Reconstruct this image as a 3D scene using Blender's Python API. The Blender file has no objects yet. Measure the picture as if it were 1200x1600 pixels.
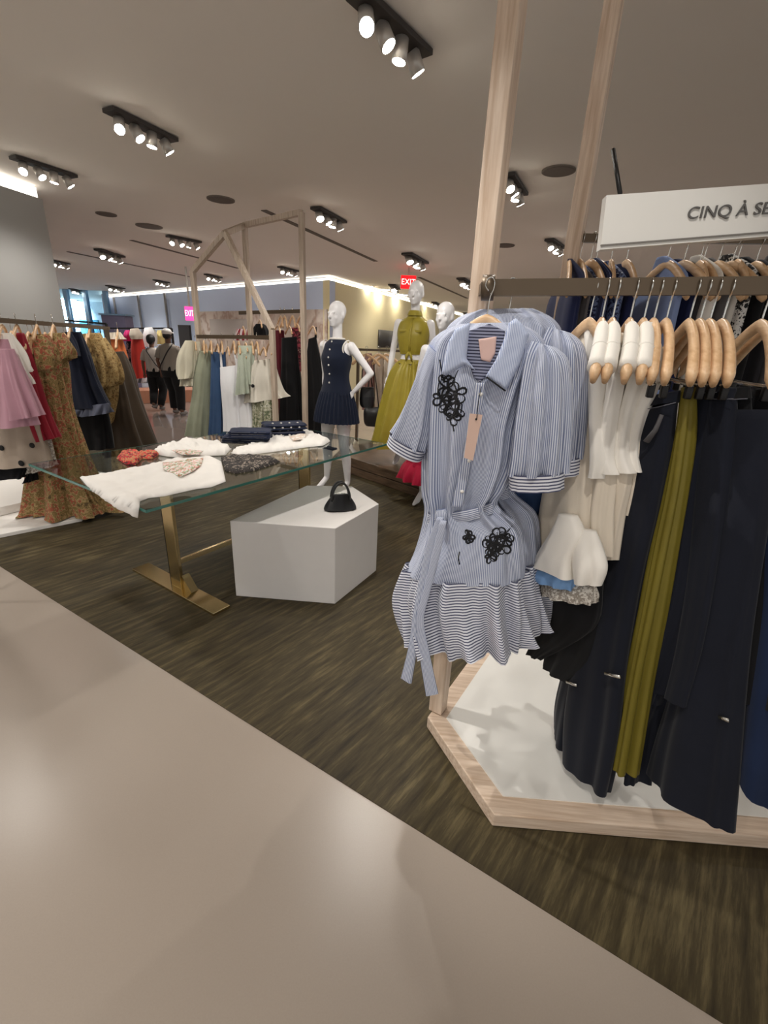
import bpy, bmesh, math, random
from mathutils import Vector, Matrix, noise
from mathutils.bvhtree import BVHTree
from mathutils.geometry import delaunay_2d_cdt
random.seed(7)
S = bpy.context.scene
COL = S.collection
PI = math.pi
# ------------------------------------------------------------------ camera
F = 710.0
H = 1.5
def _rot():
    d = Vector((515.0-600, -(2700.0-800), -F)).normalized()
    up = -d
    fw = Vector((0, 0, -1))
    fh = (fw - fw.dot(up)*up).normalized()
    ri = fh.cross(up)
    return Matrix((ri, fh, up))
R = _rot()
cd = bpy.data.cameras.new('camera'); cam = bpy.data.objects.new('camera', cd); COL.objects.link(cam)
cam.matrix_world = Matrix.Translation((0, 0, H)) @ R.to_4x4()
cd.sensor_width = 36; cd.lens = F/1600*36; cd.clip_start = 0.05; cd.clip_end = 200
S.camera = cam
O = Vector((0, 0, H))
def ray(x, y): return R @ Vector((x-600, -(y-800), -F))
def atz(x, y, z=0.0):
    r = ray(x, y); return O + r*((z-H)/r.z)
def aty(x, y, Y):
    r = ray(x, y); return O + r*(Y/r.y)
def plane(P, yaw):
    a = math.radians(yaw); n = Vector((-math.sin(a), math.cos(a), 0)); P = Vector(P); k = (P-O).dot(n)
    def f(x, y, off=0.0):
        r = ray(x, y); return O + r*((k+off)/r.dot(n))
    f.n = n
    f.u = Vector((math.cos(a), math.sin(a), 0))
    return f
def yplane(Y): return plane((0, Y, 0), 0)
def height_at(px, py, y):
    """height on the vertical through ground point (px,py) that shows at image row y"""
    lo, hi = -1.0, 6.0
    for _ in range(40):
        m = (lo+hi)/2
        c = R.transposed() @ (Vector((px, py, m))-O)
        if 800 + c.y/c.z*F > y: lo = m
        else: hi = m
    return lo
# ------------------------------------------------------------------ materials
MATS = {}
def nodes(name):
    m = bpy.data.materials.new(name); m.use_nodes = True
    nt = m.node_tree; b = nt.nodes['Principled BSDF']
    return m, nt, b
def lin(c):
    return tuple(((v/255)/12.92 if v/255 <= .04045 else ((v/255+.055)/1.055)**2.4) for v in c) + (1,)
def math_n(nt, op, a, b=None):
    n = nt.nodes.new('ShaderNodeMath'); n.operation = op
    for i, v in enumerate((a, b)):
        if v is None: continue
        if isinstance(v, (int, float)): n.inputs[i].default_value = v
        else: nt.links.new(v, n.inputs[i])
    return n.outputs[0]
def mix_n(nt, fac, a, b):
    n = nt.nodes.new('ShaderNodeMix'); n.data_type = 'RGBA'
    for sock, v in ((n.inputs[0], fac), (n.inputs[6], a), (n.inputs[7], b)):
        if isinstance(v, (tuple, float, int)): sock.default_value = v
        else: nt.links.new(v, sock)
    return n.outputs[2]
def noise_n(nt, vec, scale, detail=3, rough=.5):
    n = nt.nodes.new('ShaderNodeTexNoise'); n.inputs['Scale'].default_value = scale
    n.inputs['Detail'].default_value = detail; n.inputs['Roughness'].default_value = rough
    if vec is not None: nt.links.new(vec, n.inputs['Vector'])
    return n
def coord(nt, kind='Object', scale=None, rotz=0):
    t = nt.nodes.new('ShaderNodeTexCoord')
    if scale is None: return t.outputs[kind]
    mp = nt.nodes.new('ShaderNodeMapping'); mp.vector_type = 'TEXTURE'; mp.inputs['Scale'].default_value = tuple(1/q for q in scale)
    mp.inputs['Rotation'].default_value = (0, 0, rotz)
    nt.links.new(t.outputs[kind], mp.inputs['Vector']); return mp.outputs[0]
def bump_n(nt, b, h, strength=.2, dist=.002):
    n = nt.nodes.new('ShaderNodeBump'); n.inputs['Strength'].default_value = strength; n.inputs['Distance'].default_value = dist
    nt.links.new(h, n.inputs['Height']); nt.links.new(n.outputs[0], b.inputs['Normal'])
def plain(name, c, rough=.6, metal=0, var=.08, scale=12, spec=.5):
    if name in MATS: return MATS[name]
    m, nt, b = nodes(name)
    v = coord(nt); n = noise_n(nt, v, scale)
    c = lin(c); d = tuple(x*(1-var*2) for x in c[:3])+(1,)
    nt.links.new(mix_n(nt, n.outputs[0], d, c), b.inputs['Base Color'])
    b.inputs['Roughness'].default_value = rough; b.inputs['Metallic'].default_value = metal
    b.inputs['Specular IOR Level'].default_value = spec
    MATS[name] = m; return m
def fabric(name, c, rough=.9, var=.12, weave=900, sheen=.1, metal=0.0):
    if name in MATS: return MATS[name]
    m, nt, b = nodes(name)
    v = coord(nt); n = noise_n(nt, v, 9, 4); w = noise_n(nt, v, weave/3, 2)
    c = lin(c); d = tuple(x*(1-var*2) for x in c[:3])+(1,)
    nt.links.new(mix_n(nt, n.outputs[0], d, c), b.inputs['Base Color'])
    b.inputs['Roughness'].default_value = rough; b.inputs['Sheen Weight'].default_value = sheen
    b.inputs['Metallic'].default_value = metal; b.inputs['Specular IOR Level'].default_value = .25
    bump_n(nt, b, w.outputs[0], .25, .001)
    MATS[name] = m; return m
def stripes(name, c1, c2, period, axis='u', duty=.5, c3=None, check=False):
    if name in MATS: return MATS[name]
    m, nt, b = nodes(name)
    t = nt.nodes.new('ShaderNodeTexCoord'); s = nt.nodes.new('ShaderNodeSeparateXYZ'); nt.links.new(t.outputs['UV'], s.inputs[0])
    def band(o, per, du):
        return math_n(nt, 'LESS_THAN', math_n(nt, 'FRACT', math_n(nt, 'MULTIPLY', o, 1/per)), du)
    f = band(s.outputs[0 if axis == 'u' else 1], period, duty)
    col = mix_n(nt, f, lin(c1), lin(c2))
    if check:
        col = mix_n(nt, math_n(nt, 'MULTIPLY', band(s.outputs[1], period, duty), .6), col, lin(c2))
    n = noise_n(nt, coord(nt), 14)
    col = mix_n(nt, math_n(nt, 'MULTIPLY', n.outputs[0], .14), col, lin(c2))
    nt.links.new(col, b.inputs['Base Color']); b.inputs['Roughness'].default_value = .8; b.inputs['Specular IOR Level'].default_value = .3
    MATS[name] = m; return m
def floral(name, cols, scale=28, base=None):
    if name in MATS: return MATS[name]
    m, nt, b = nodes(name)
    v = coord(nt); n = noise_n(nt, v, scale, 3, .6)
    n2 = noise_n(nt, v, scale*.45, 2, .5)
    r = nt.nodes.new('ShaderNodeValToRGB'); r.color_ramp.interpolation = 'CONSTANT' if base is None else 'LINEAR'
    el = r.color_ramp.elements
    while len(el) < len(cols): el.new(.5)
    for i, c in enumerate(cols):
        el[i].position = .34 + .34*i/len(cols) if i else 0; el[i].color = lin(c)
    nt.links.new(math_n(nt, 'ADD', math_n(nt, 'MULTIPLY', n.outputs[0], .6), math_n(nt, 'MULTIPLY', n2.outputs[0], .4)), r.inputs[0])
    nt.links.new(r.outputs[0], b.inputs['Base Color']); b.inputs['Roughness'].default_value = .85
    MATS[name] = m; return m
def wood(name, c1, c2, rough=.5, sc=(30, 30, 2), rz=0):
    if name in MATS: return MATS[name]
    m, nt, b = nodes(name)
    n = noise_n(nt, coord(nt, 'Object', sc, rz), 2.2, 5, .6)
    r = nt.nodes.new('ShaderNodeValToRGB'); e = r.color_ramp.elements
    e[0].position = .35; e[0].color = lin(c1); e[1].position = .68; e[1].color = lin(c2)
    nt.links.new(n.outputs[0], r.inputs[0]); nt.links.new(r.outputs[0], b.inputs['Base Color'])
    b.inputs['Roughness'].default_value = rough; bump_n(nt, b, n.outputs[0], .15)
    MATS[name] = m; return m
def emit(name, c, s):
    if name in MATS: return MATS[name]
    m, nt, b = nodes(name)
    b.inputs['Base Color'].default_value = lin(c); b.inputs['Emission Color'].default_value = lin(c); b.inputs['Emission Strength'].default_value = s
    MATS[name] = m; return m
# ------------------------------------------------------------------ objects
def wloc(o):
    v = Vector((0, 0, 0))
    while o: v += o.location; o = o.parent
    return v
def obj(name, bm, mat, parent=None, smooth=True):
    if parent is not None: off = wloc(parent)
    else:
        xs = [v.co for v in bm.verts]
        off = Vector(((min(v.x for v in xs)+max(v.x for v in xs))/2, (min(v.y for v in xs)+max(v.y for v in xs))/2, min(v.z for v in xs)))
    bmesh.ops.translate(bm, verts=bm.verts, vec=-off)
    bmesh.ops.recalc_face_normals(bm, faces=bm.faces)
    me = bpy.data.meshes.new(name); bm.to_mesh(me); bm.free()
    if smooth:
        for p in me.polygons: p.use_smooth = True
    me.materials.append(mat)
    o = bpy.data.objects.new(name, me); COL.objects.link(o)
    if parent is not None: o.parent = parent
    else: o.location = off
    return o
def thing(name, label, cat, loc, group=None, rotz=0):
    o = bpy.data.objects.new(name, None); COL.objects.link(o); o.location = loc; o.rotation_euler = (0, 0, rotz)
    o.empty_display_size = .05
    return tag(o, label, cat, group)
def tag(o, label, cat, group=None):
    o['label'] = label; o['category'] = cat
    if group: o['group'] = group
    return o
def struct(name, bm, m, smooth=False):
    o = obj(name, bm, m, None, smooth); o['kind'] = 'structure'; return o
def copy_tree(src, loc, rotz, scale=(1, 1, 1)):
    r = src.copy(); COL.objects.link(r); r.location = loc; r.rotation_euler = (0, 0, rotz); r.scale = scale
    for ch in list(src.children):
        c = ch.copy(); COL.objects.link(c); c.parent = r
        for g in list(ch.children):
            d = g.copy(); COL.objects.link(d); d.parent = c
    return r
# ------------------------------------------------------------------ mesh helpers
def box(bm, c, s, rz=0, M=None, bevel=0):
    r = bmesh.ops.create_cube(bm, size=1)
    T = Matrix.Translation(c) @ Matrix.Rotation(rz, 4, 'Z') @ (M or Matrix()) @ Matrix.Diagonal((*s, 1))
    bmesh.ops.transform(bm, matrix=T, verts=r['verts'])
    if bevel:
        es = list({e for v in r['verts'] for e in v.link_edges})
        bmesh.ops.bevel(bm, geom=es, offset=bevel, segments=2, affect='EDGES', profile=.5)
    return bm
def B(*a, **k): return box(bmesh.new(), *a, **k)
def prism(pts, z0, z1, bevel=0, bm=None):
    bm = bm or bmesh.new()
    lo = [bm.verts.new((p[0], p[1], z0)) for p in pts]; hi = [bm.verts.new((p[0], p[1], z1)) for p in pts]
    bm.faces.new(lo[::-1]); bm.faces.new(hi); n = len(pts)
    for i in range(n): bm.faces.new((lo[i], lo[(i+1) % n], hi[(i+1) % n], hi[i]))
    if bevel:
        bmesh.ops.bevel(bm, geom=list(bm.edges), offset=bevel, segments=2, affect='EDGES', profile=.5)
    return bm
def beam(bm, a, b, w, d=None, upv=None):
    """square bar from a to b"""
    a, b = Vector(a), Vector(b); t = (b-a).normalized()
    u = (upv or Vector((0, 0, 1)))
    if abs(t.dot(u)) > .95: u = Vector((.3, 1, 0)).normalized()
    s = t.cross(u).normalized(); u = s.cross(t)
    d = d or w
    M = Matrix((s, u, t)).transposed().to_4x4(); M.translation = (a+b)/2
    r = bmesh.ops.create_cube(bm, size=1)
    bmesh.ops.transform(bm, matrix=M @ Matrix.Diagonal((w, d, (b-a).length, 1)), verts=r['verts'])
    return bm
def tube(bm, pts, rad, n=8, closed=False, flat=1.0, up=None):
    pts = [Vector(p) for p in pts]; N = len(pts)
    rs = rad if isinstance(rad, (list, tuple)) else [rad]*N
    rings = []; u = up
    for i, p in enumerate(pts):
        t = (pts[(i+1) % N]-pts[i-1]) if closed else (pts[min(i+1, N-1)]-pts[max(i-1, 0)])
        t.normalize()
        if u is None:
            u = Vector((0, 0, 1)) if abs(t.z) < .9 else Vector((1, 0, 0))
        s = t.cross(u)
        if s.length < 1e-6: s = t.orthogonal()
        s.normalize(); uu = s.cross(t)
        if up is None: u = uu
        rings.append([bm.verts.new(p + (s*math.cos(2*PI*k/n)*flat + uu*math.sin(2*PI*k/n))*rs[i]) for k in range(n)])
    for i in range(N if closed else N-1):
        A, C = rings[i], rings[(i+1) % N]
        for k in range(n): bm.faces.new((A[k], A[(k+1) % n], C[(k+1) % n], C[k]))
    if not closed: bm.faces.new(rings[0][::-1]); bm.faces.new(rings[-1])
    return bm
def cyl(bm, a, b, r, r2=None, n=20):
    a, b = Vector(a), Vector(b); return tube(bm, [a, b], [r, r if r2 is None else r2], n)
def ell(bm, c, s, n=16, M=None):
    r = bmesh.ops.create_uvsphere(bm, u_segments=n, v_segments=max(6, n*2//3), radius=1)
    bmesh.ops.transform(bm, matrix=Matrix.Translation(c) @ (M or Matrix()) @ Matrix.Diagonal((*s, 1)), verts=r['verts']); return bm
def cap(bm, a, ra, b, rb, n=12):
    ell(bm, a, (ra,)*3, n); ell(bm, b, (rb,)*3, n); tube(bm, [a, b], [ra, rb], n); return bm
def crom(P, m):
    n = len(P); out = []
    for i in range(m):
        f = i/(m-1)*(n-1); k = min(int(f), n-2); t = f-k
        p0, p1, p2, p3 = P[max(k-1, 0)], P[k], P[k+1], P[min(k+2, n-1)]
        out.append(.5*((2*p1)+(p2-p0)*t+(2*p0-5*p1+4*p2-p3)*t*t+(3*p1-p0-3*p2+p3)*t**3))
    return out
def loft(rows, n=56, m=30, k=(7, 11), amp=0.0, ampf=None, cap_top=True, cap_bot=False, seed=0, hemz=0.0, bm=None, sq=.85):
    """rows: (centre, U half vector, V half vector); vertical folds of growing amplitude"""
    rnd = random.Random(seed); p1, p2, p3 = (rnd.random()*6.3 for _ in range(3))
    bm = bm or bmesh.new(); uvl = bm.loops.layers.uv.verify()
    Cs, Us, Vs = (crom([Vector(r[j]) for r in rows], m) for j in range(3))
    rings = []; ref = [0.0]
    wi = max(range(m), key=lambda i: Us[i].length+Vs[i].length)
    def pt(i, a):
        ca, sa = math.cos(a), math.sin(a); U, V = Us[i], Vs[i]; t = i/(m-1)
        x = math.copysign(abs(ca)**sq, ca); y = math.copysign(abs(sa)**sq, sa)
        p = Cs[i] + U*x + V*y
        A = amp*(ampf(t) if ampf else t**1.1)
        if A:
            f = math.sin(k[0]*a+p1+.8*math.sin(2.2*t+p2)) + .55*math.sin(k[1]*a+p2-.7*t) + .3*math.sin((k[0]+k[1])*a+p3)
            nn = (U.normalized()*ca*V.length + V.normalized()*sa*U.length)
            if nn.length > 1e-9: p = p + nn.normalized()*A*f
            if hemz and t > .8: p.z += hemz*math.sin(k[0]*a+p3)*(t-.8)*5
        return p
    q0 = pt(wi, 0)
    for j in range(n):
        q1 = pt(wi, 2*PI*(j+1)/n); ref.append(ref[-1]+(q1-q0).length); q0 = q1
    vv = [0.0]
    for i in range(1, m): vv.append(vv[-1]+(Cs[i]-Cs[i-1]).length)
    for i in range(m): rings.append([bm.verts.new(pt(i, 2*PI*j/n)) for j in range(n)])
    for i in range(m-1):
        for j in range(n):
            f = bm.faces.new((rings[i][j], rings[i][(j+1) % n], rings[i+1][(j+1) % n], rings[i+1][j]))
            for l, (a, b) in zip(f.loops, ((j, i), (j+1, i), (j+1, i+1), (j, i+1))): l[uvl].uv = (ref[a], vv[b])
    if cap_top: bm.faces.new(rings[0])
    if cap_bot: bm.faces.new(rings[-1][::-1])
    return bm
def gar(rows, pm, depth=.05, zmin=.07, **kw):
    """rows of picture edges (xl,yl,xr,yr) laid on the garment's own upright plane pm"""
    out = []; N = len(rows)
    for i, r in enumerate(rows):
        L, Q = pm(r[0], r[1]), pm(r[2], r[3]); d = depth; L.z = max(L.z, zmin); Q.z = max(Q.z, zmin)
        if isinstance(depth, (list, tuple)): d = depth[min(i, len(depth)-1)]
        elif i == 0: d = depth*.45
        out.append(((L+Q)/2, (Q-L)/2, -pm.n*d))
    return loft(out, **kw)
def hangloft(cx, cy, rings, yaw=0, **kw):
    """rings (z, half width, half depth[, dx, dy]) round an upright axis"""
    a = math.radians(yaw); u = Vector((math.cos(a), math.sin(a), 0)); v = Vector((-math.sin(a), math.cos(a), 0)); out = []
    for r in rings:
        dx, dy = (r[3], r[4]) if len(r) > 3 else (0, 0)
        out.append((Vector((cx, cy, r[0]))+u*dx+v*dy, u*r[1], v*r[2]))
    return loft(out, **kw)
def patch(poly, mp, h=.02, grid=6, rim=9, seed=0, fold=.01, fscale=14):
    """a lying piece of cloth: outline in the picture, mapped to a surface point and lifted along the normal; closed underneath"""
    P = [Vector(p) for p in poly]; n = len(P); vs = []
    for i in range(n):
        a, b = P[i], P[(i+1) % n]; s = max(1, int((b-a).length/(grid)))
        for q in range(s): vs.append(a.lerp(b, q/s))
    nb = len(vs); edges = [(i, (i+1) % nb) for i in range(nb)]
    def inside(p):
        c = False; j = n-1
        for i in range(n):
            if (P[i].y > p.y) != (P[j].y > p.y) and p.x < (P[j].x-P[i].x)*(p.y-P[i].y)/(P[j].y-P[i].y)+P[i].x: c = not c
            j = i
        return c
    def dist(p):
        best = 1e9
        for i in range(n):
            a, b = P[i], P[(i+1) % n]; ab = b-a; t = max(0, min(1, (p-a).dot(ab)/max(ab.length_squared, 1e-9)))
            q = p-(a+ab*t); best = min(best, math.hypot(q.x, q.y*1.6))
        return best
    x0, x1 = min(p.x for p in P), max(p.x for p in P); y0, y1 = min(p.y for p in P), max(p.y for p in P)
    gx = x0
    while gx < x1:
        gy = y0
        while gy < y1:
            p = Vector((gx+random.uniform(-.6, .6), gy+random.uniform(-.4, .4)))
            if inside(p) and dist(p) > grid*.4: vs.append(p)
            gy += grid*.6
        gx += grid
    V, E_, Fc, *_ = delaunay_2d_cdt(vs, edges, [list(range(nb))], 1, 1e-5)
    bm = bmesh.new(); uvl = bm.loops.layers.uv.verify(); top = []; bot = []
    for p in V:
        q, nrm = mp(p.x, p.y); d = dist(p)
        e = min(1, d/rim); k = math.sqrt(max(0, 1-(1-e)**2))
        f = noise.noise(Vector((q.x*fscale+seed*3.1, q.y*fscale*.6, q.z*fscale)))
        f2 = noise.noise(Vector((q.x*fscale*2.3, q.y*fscale*2.3, seed)))
        top.append(bm.verts.new(q+nrm*(.004+h*k+fold*k*(abs(f)*1.6+.5*f2))))
        bot.append(bm.verts.new(q+nrm*.001))
    from collections import Counter
    ec = Counter()
    for f in Fc:
        if len(set(f)) < 3: continue
        a = bm.faces.new([top[i] for i in f]); bm.faces.new([bot[i] for i in f[::-1]])
        for l in a.loops: l[uvl].uv = (l.vert.co.x, l.vert.co.z)
        for i in range(len(f)): ec[frozenset((f[i], f[(i+1) % len(f)]))] += 1
    for e, c in ec.items():
        if c == 1:
            i, j = tuple(e); bm.faces.new((top[i], top[j], bot[j], bot[i]))
    return bm
def remesh(bm, voxel, smooth=4):
    me = bpy.data.meshes.new('tmp'); bm.to_mesh(me); bm.free()
    o = bpy.data.objects.new('tmp', me); COL.objects.link(o)
    r = o.modifiers.new('r', 'REMESH'); r.mode = 'VOXEL'; r.voxel_size = voxel
    s = o.modifiers.new('s', 'SMOOTH'); s.iterations = smooth; s.factor = .5
    dg = bpy.context.evaluated_depsgraph_get(); ev = o.evaluated_get(dg)
    m2 = bpy.data.meshes.new_from_object(ev)
    nb = bmesh.new(); nb.from_mesh(m2)
    bpy.data.objects.remove(o); bpy.data.meshes.remove(me); bpy.data.meshes.remove(m2)
    return nb
# ------------------------------------------------------------------ shared materials
M_white = plain('white_paint', (236, 232, 226), .55, var=.02)
M_wall = plain('wall_paint', (214, 212, 208), .8, var=.02, scale=3)
M_pale = wood('pale_ash', (196, 170, 146), (226, 206, 186), .55)
M_hang = wood('hanger_beech', (206, 166, 124), (230, 196, 156), .4, (6, 30, 30))
M_palef = wood('pale_ash_flat', (196, 170, 146), (226, 206, 186), .55, (2, 40, 40), math.radians(-4))
M_bronze = plain('bronze_bar', (98, 84, 68), .38, .6, var=.05)
M_steel = plain('hook_steel', (200, 198, 192), .22, 1, var=.03)
M_black = plain('black_metal', (24, 22, 22), .45, .3)
M_brass = plain('brushed_brass', (228, 208, 160), .17, 1, var=.04, scale=30)
M_mann = plain('mannequin_gloss_white', (238, 236, 236), .35, var=.01)
M_leather = plain('black_leather', (16, 15, 16), .38, var=.1, scale=60)
LP=64; SPOTE=54; WS=.7; EXP=0.36
# ================================================================== SETTING
CZ = 3.1
def floor_mats():
    m, nt, b = nodes('polished_terrazzo')
    v = coord(nt); n = noise_n(nt, v, 1.1, 4); g = noise_n(nt, v, 260, 2)
    c = mix_n(nt, n.outputs[0], lin((164, 151, 139)), lin((176, 165, 153)))
    c = mix_n(nt, math_n(nt, 'MULTIPLY', g.outputs[0], .25), c, lin((140, 126, 114)))
    nt.links.new(c, b.inputs['Base Color']); b.inputs['Specular IOR Level'].default_value = .45
    b.inputs['Roughness'].default_value = .29
    MATS['floor'] = m
    m2, nt, b = nodes('dark_olive_wood_floor')
    v = coord(nt, 'Object', (1.3, 13, 1), math.radians(52)); n = noise_n(nt, v, 2.6, 7, .68)
    v2 = coord(nt, 'Object', (1, 1, 1)); n2 = noise_n(nt, v2, 1.6, 3, .5)
    r = nt.nodes.new('ShaderNodeValToRGB'); e = r.color_ramp.elements
    e[0].position = .36; e[0].color = lin((40, 33, 20)); e[1].position = .7; e[1].color = lin((112, 100, 70)); x = e.new(.52); x.color = lin((68, 59, 38))
    nt.links.new(math_n(nt, 'ADD', math_n(nt, 'MULTIPLY', n.outputs[0], .72), math_n(nt, 'MULTIPLY', n2.outputs[0], .28)), r.inputs[0])
    nt.links.new(r.outputs[0], b.inputs['Base Color']); b.inputs['Roughness'].default_value = .62; b.inputs['Specular IOR Level'].default_value = .3
    bump_n(nt, b, n.outputs[0], .2, .003)
    MATS['darkfloor'] = m2
floor_mats()
struct('floor', B((-2, 13, -.06), (34, 36, .12)), MATS['floor'])
E0, E1 = atz(0, 885), atz(1130, 1600)
ed = (E1-E0).normalized(); en = Vector((-ed.y, ed.x, 0))
def on_edge(x): return E0 + ed*((x-E0.x)/ed.x)
a, b = on_edge(-5.2), on_edge(3.6)
struct('floor', prism([(a.x, a.y), (b.x, b.y), (5.5, -.75), (5.5, 5.9), (-5.2, 5.9)], 0, .004), MATS['darkfloor'])
m3, nt, b3 = nodes('aisle_polished_floor'); n = noise_n(nt, coord(nt), 1.4, 4)
nt.links.new(mix_n(nt, n.outputs[0], lin((128, 114, 108)), lin((142, 128, 120))), b3.inputs['Base Color']); b3.inputs['Roughness'].default_value = .12; b3.inputs['Specular IOR Level'].default_value = .5
bm = bmesh.new()
for k in range(1): prism([(-18, 5.92), (14, 5.92), (14, 30), (-18, 30)], 0, .003, bm=bm)
struct('floor', bm, m3)
struct('ceiling', B((-2, 13, CZ+.06), (34, 36, .12)), plain('ceiling_paint', (238, 232, 224), .9, var=.015, scale=2))
# back wall with a panel of faded floral print, meeting the beige right wall in a corner
Cn = atz(515, 430, CZ); Wl = atz(165, 461, CZ); Wr = atz(740, 495, CZ)
Wl2 = Cn + (Wl-Cn)*1.0
def wall(name, p, q, z0, z1, th, mat, out):
    d = (q-p); d.z = 0; L = d.length; d.normalize(); nrm = Vector((-d.y, d.x, 0))*out
    c = (p+q)/2 + nrm*th/2; c.z = (z0+z1)/2
    return struct(name, B(c, (L, th, z1-z0), math.atan2(d.y, d.x)), mat)
wall('wall_back', Wl2, Cn, 0, CZ-.12, .2, plain('back_wall_paint', (208, 222, 246), .75, var=.02, scale=2), 1)
wall('wall_right', Cn, Cn+(Wr-Cn)*1.9, 0, CZ-.12, .2, plain('beige_wall', (232, 220, 178), .7, var=.06, scale=.8), 1)
M_cove = emit('cove_glow', (255, 250, 240), 2.0)
def cove(p, q, out, nm):
    d = (q-p); d.z = 0; L = d.length; d.normalize(); nrm = Vector((-d.y, d.x, 0))*out
    c = (p+q)/2 + nrm*.05; c.z = CZ-.075
    o = struct(nm, B(c, (L, .1, .04), math.atan2(d.y, d.x)), M_cove)
cove(Wl2, Cn, 1, 'trim_1'); cove(Cn, Cn+(Wr-Cn)*1.9, 1, 'trim_2')
pa = Cn+(Wl-Cn)*.012; bp = plane(Cn, math.degrees(math.atan2((Cn-Wl).y, (Cn-Wl).x)))
# faded print panel on the back wall
q0, q1 = bp(313, 487), bp(513, 479)
M_mural = floral('faded_print', [(188, 168, 154), (200, 184, 170), (206, 192, 180), (170, 144, 128), (212, 200, 190)], 1.5, base=1)
n_ = bp.n*-.03
bm = bmesh.new(); beam(bm, Vector((q0.x, q0.y, 1.0))+n_, Vector((q1.x, q1.y, 1.0))+n_, .05, 2*(q0.z-1.0))
tag(obj('wall_panel', bm, M_mural, smooth=False), 'faded brown floral print panel covering the lower back wall behind the middle rack', 'wall panel')
q0, q1 = bp(332, 499), bp(397, 497); zb = bp(332, 523).z
bm = bmesh.new(); beam(bm, Vector((q0.x, q0.y, (q0.z+zb)/2))+n_*3, Vector((q1.x, q1.y, (q0.z+zb)/2))+n_*3, .06, q0.z-zb)
tag(obj('sign_board', bm, plain('grey_sign', (176, 166, 158), .6, var=.02), smooth=False), 'blank grey sign board on the faded print panel above the middle rack', 'sign')
# slim vertical standards on the far left stretch of the back wall
for k, x in enumerate((183, 221, 263)):
    p = bp(x, 480); p -= bp.n*.09
    tag(obj('wall_standard', beam(bmesh.new(), (p.x, p.y, .2), (p.x, p.y, CZ-.13), .07), plain('standard_grey', (150, 146, 146), .4, .4)),
        ('slim grey wall standard nearest the blue window', 'slim grey wall standard above the red dress', 'slim grey wall standard nearest the pink exit sign')[k], 'wall standard', 'wall standards')
# door opening and window niche
p = bp(299, 520); q = bp(282, 520)
bm = bmesh.new(); beam(bm, Vector((q.x, q.y, .85))-bp.n*.04, Vector((p.x, p.y, .85))-bp.n*.04, .08, 2.1*height_at(p.x, p.y, 508)/2.0)
struct('door_1', bm, plain('dark_door', (52, 46, 44), .6))
rp = plane(Cn, math.degrees(math.atan2((Wr-Cn).y, (Wr-Cn).x)))
p, q = rp(590, 528), rp(620, 531); zt = rp(590, 515).z; zb2 = rp(590, 543).z
bm = bmesh.new(); beam(bm, Vector((p.x, p.y, (zt+zb2)/2))-rp.n*.05, Vector((q.x, q.y, (zt+zb2)/2))-rp.n*.05, .06, zt-zb2)
o = obj('window_frame', bm, plain('window_frame_dark', (70, 68, 66), .5)); 
tag(o, 'dark grey square niche screen on the beige right wall between two mannequins', 'screen')
# far blue window, wall beside it
wy = 22.0
wp = yplane(wy)
l, r_, t_, b_ = wp(88, 480).x, wp(166, 480).x, wp(130, 449).z, 0.1
M_fr = plain('window_mullion', (120, 150, 176), .4, .3)
bm = bmesh.new()
for x in (l-.2, (l*2+r_)/3-.2, (l+2*r_)/3-.1, r_+.05): box(bm, (x, wy, (t_+b_)/2), (.16, .2, t_-b_))
for z in (t_+.05, (t_+b_)/2, b_): box(bm, ((l+r_)/2, wy, z), (r_-l+.6, .2, .14))
w1 = struct('window_1', bm, M_fr)
m, nt, bb = nodes('daylight_blue_glass'); bb.inputs['Base Color'].default_value = (.55, .82, 1, 1); bb.inputs['Transmission Weight'].default_value = 1  # blue of the daylight is put into the glass colour
bb.inputs['Roughness'].default_value = .02; bb.inputs['IOR'].default_value = 1.02
obj('pane', B(((l+r_)/2, wy, (t_+b_)/2), (r_-l+.3, .02, t_-b_)), m, w1, False)
struct('wall_far', B((l-6.3, wy, CZ/2), (12.1, .2, CZ)), M_wall)
bm = B(((l+r_)/2, wy, (CZ+t_)/2+.06), (r_-l+.5, .2, CZ-t_-.12)); struct('wall_far_left', bm, M_wall)
Wl3 = Vector((r_+.1, wy, 0))
wall('wall_side', Wl3, Vector((Wl2.x, Wl2.y, 0)), 0, CZ-.12, .2, plain('cool_wall', (196, 206, 222), .75, var=.02), 1)
cove(Wl3, Vector((Wl2.x, Wl2.y, 0)), 1, 'trim_3')
# building across the street, seen through the window
bm = B(((l+r_)/2-1, wy+9, 5), (14, .4, 14)); 
fc = obj('street_facade', bm, plain('facade_stone', (206, 214, 220), .8), smooth=False); tag(fc, 'pale office building across the street beyond the blue window', 'building')
for i in range(5):
    for j in range(3):
        z = .6+2.6*j
        g = obj('window', B(((l+r_)/2-5.2+2.2*i, wy+8.75, z+.7), (1.2, .12, 1.5)), plain('facade_glass', (70, 130, 150), .1), fc, False)
# left wall pillar with a glowing cove
pA = atz(62, 290, CZ); pB = atz(0, 268, CZ); dd = (pB-pA).normalized()
pc = pB + dd*3.0
nl = Vector((-dd.y, dd.x, 0)); nl = nl if nl.x < 0 else -nl
bm = prism([(v.x, v.y) for v in (pA, pc, pc+nl*1.6, pA+nl*1.6)], 0, CZ-.14); struct('wall_left', bm, plain('left_wall_grey', (158, 157, 154), .85, var=.015, scale=2))
bm = prism([(v.x, v.y) for v in (pA+nl*.06, pc+nl*.06, pc+nl*.35, pA+nl*.35)], CZ-.14, CZ-.02); struct('trim_4', bm, M_cove)
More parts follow.
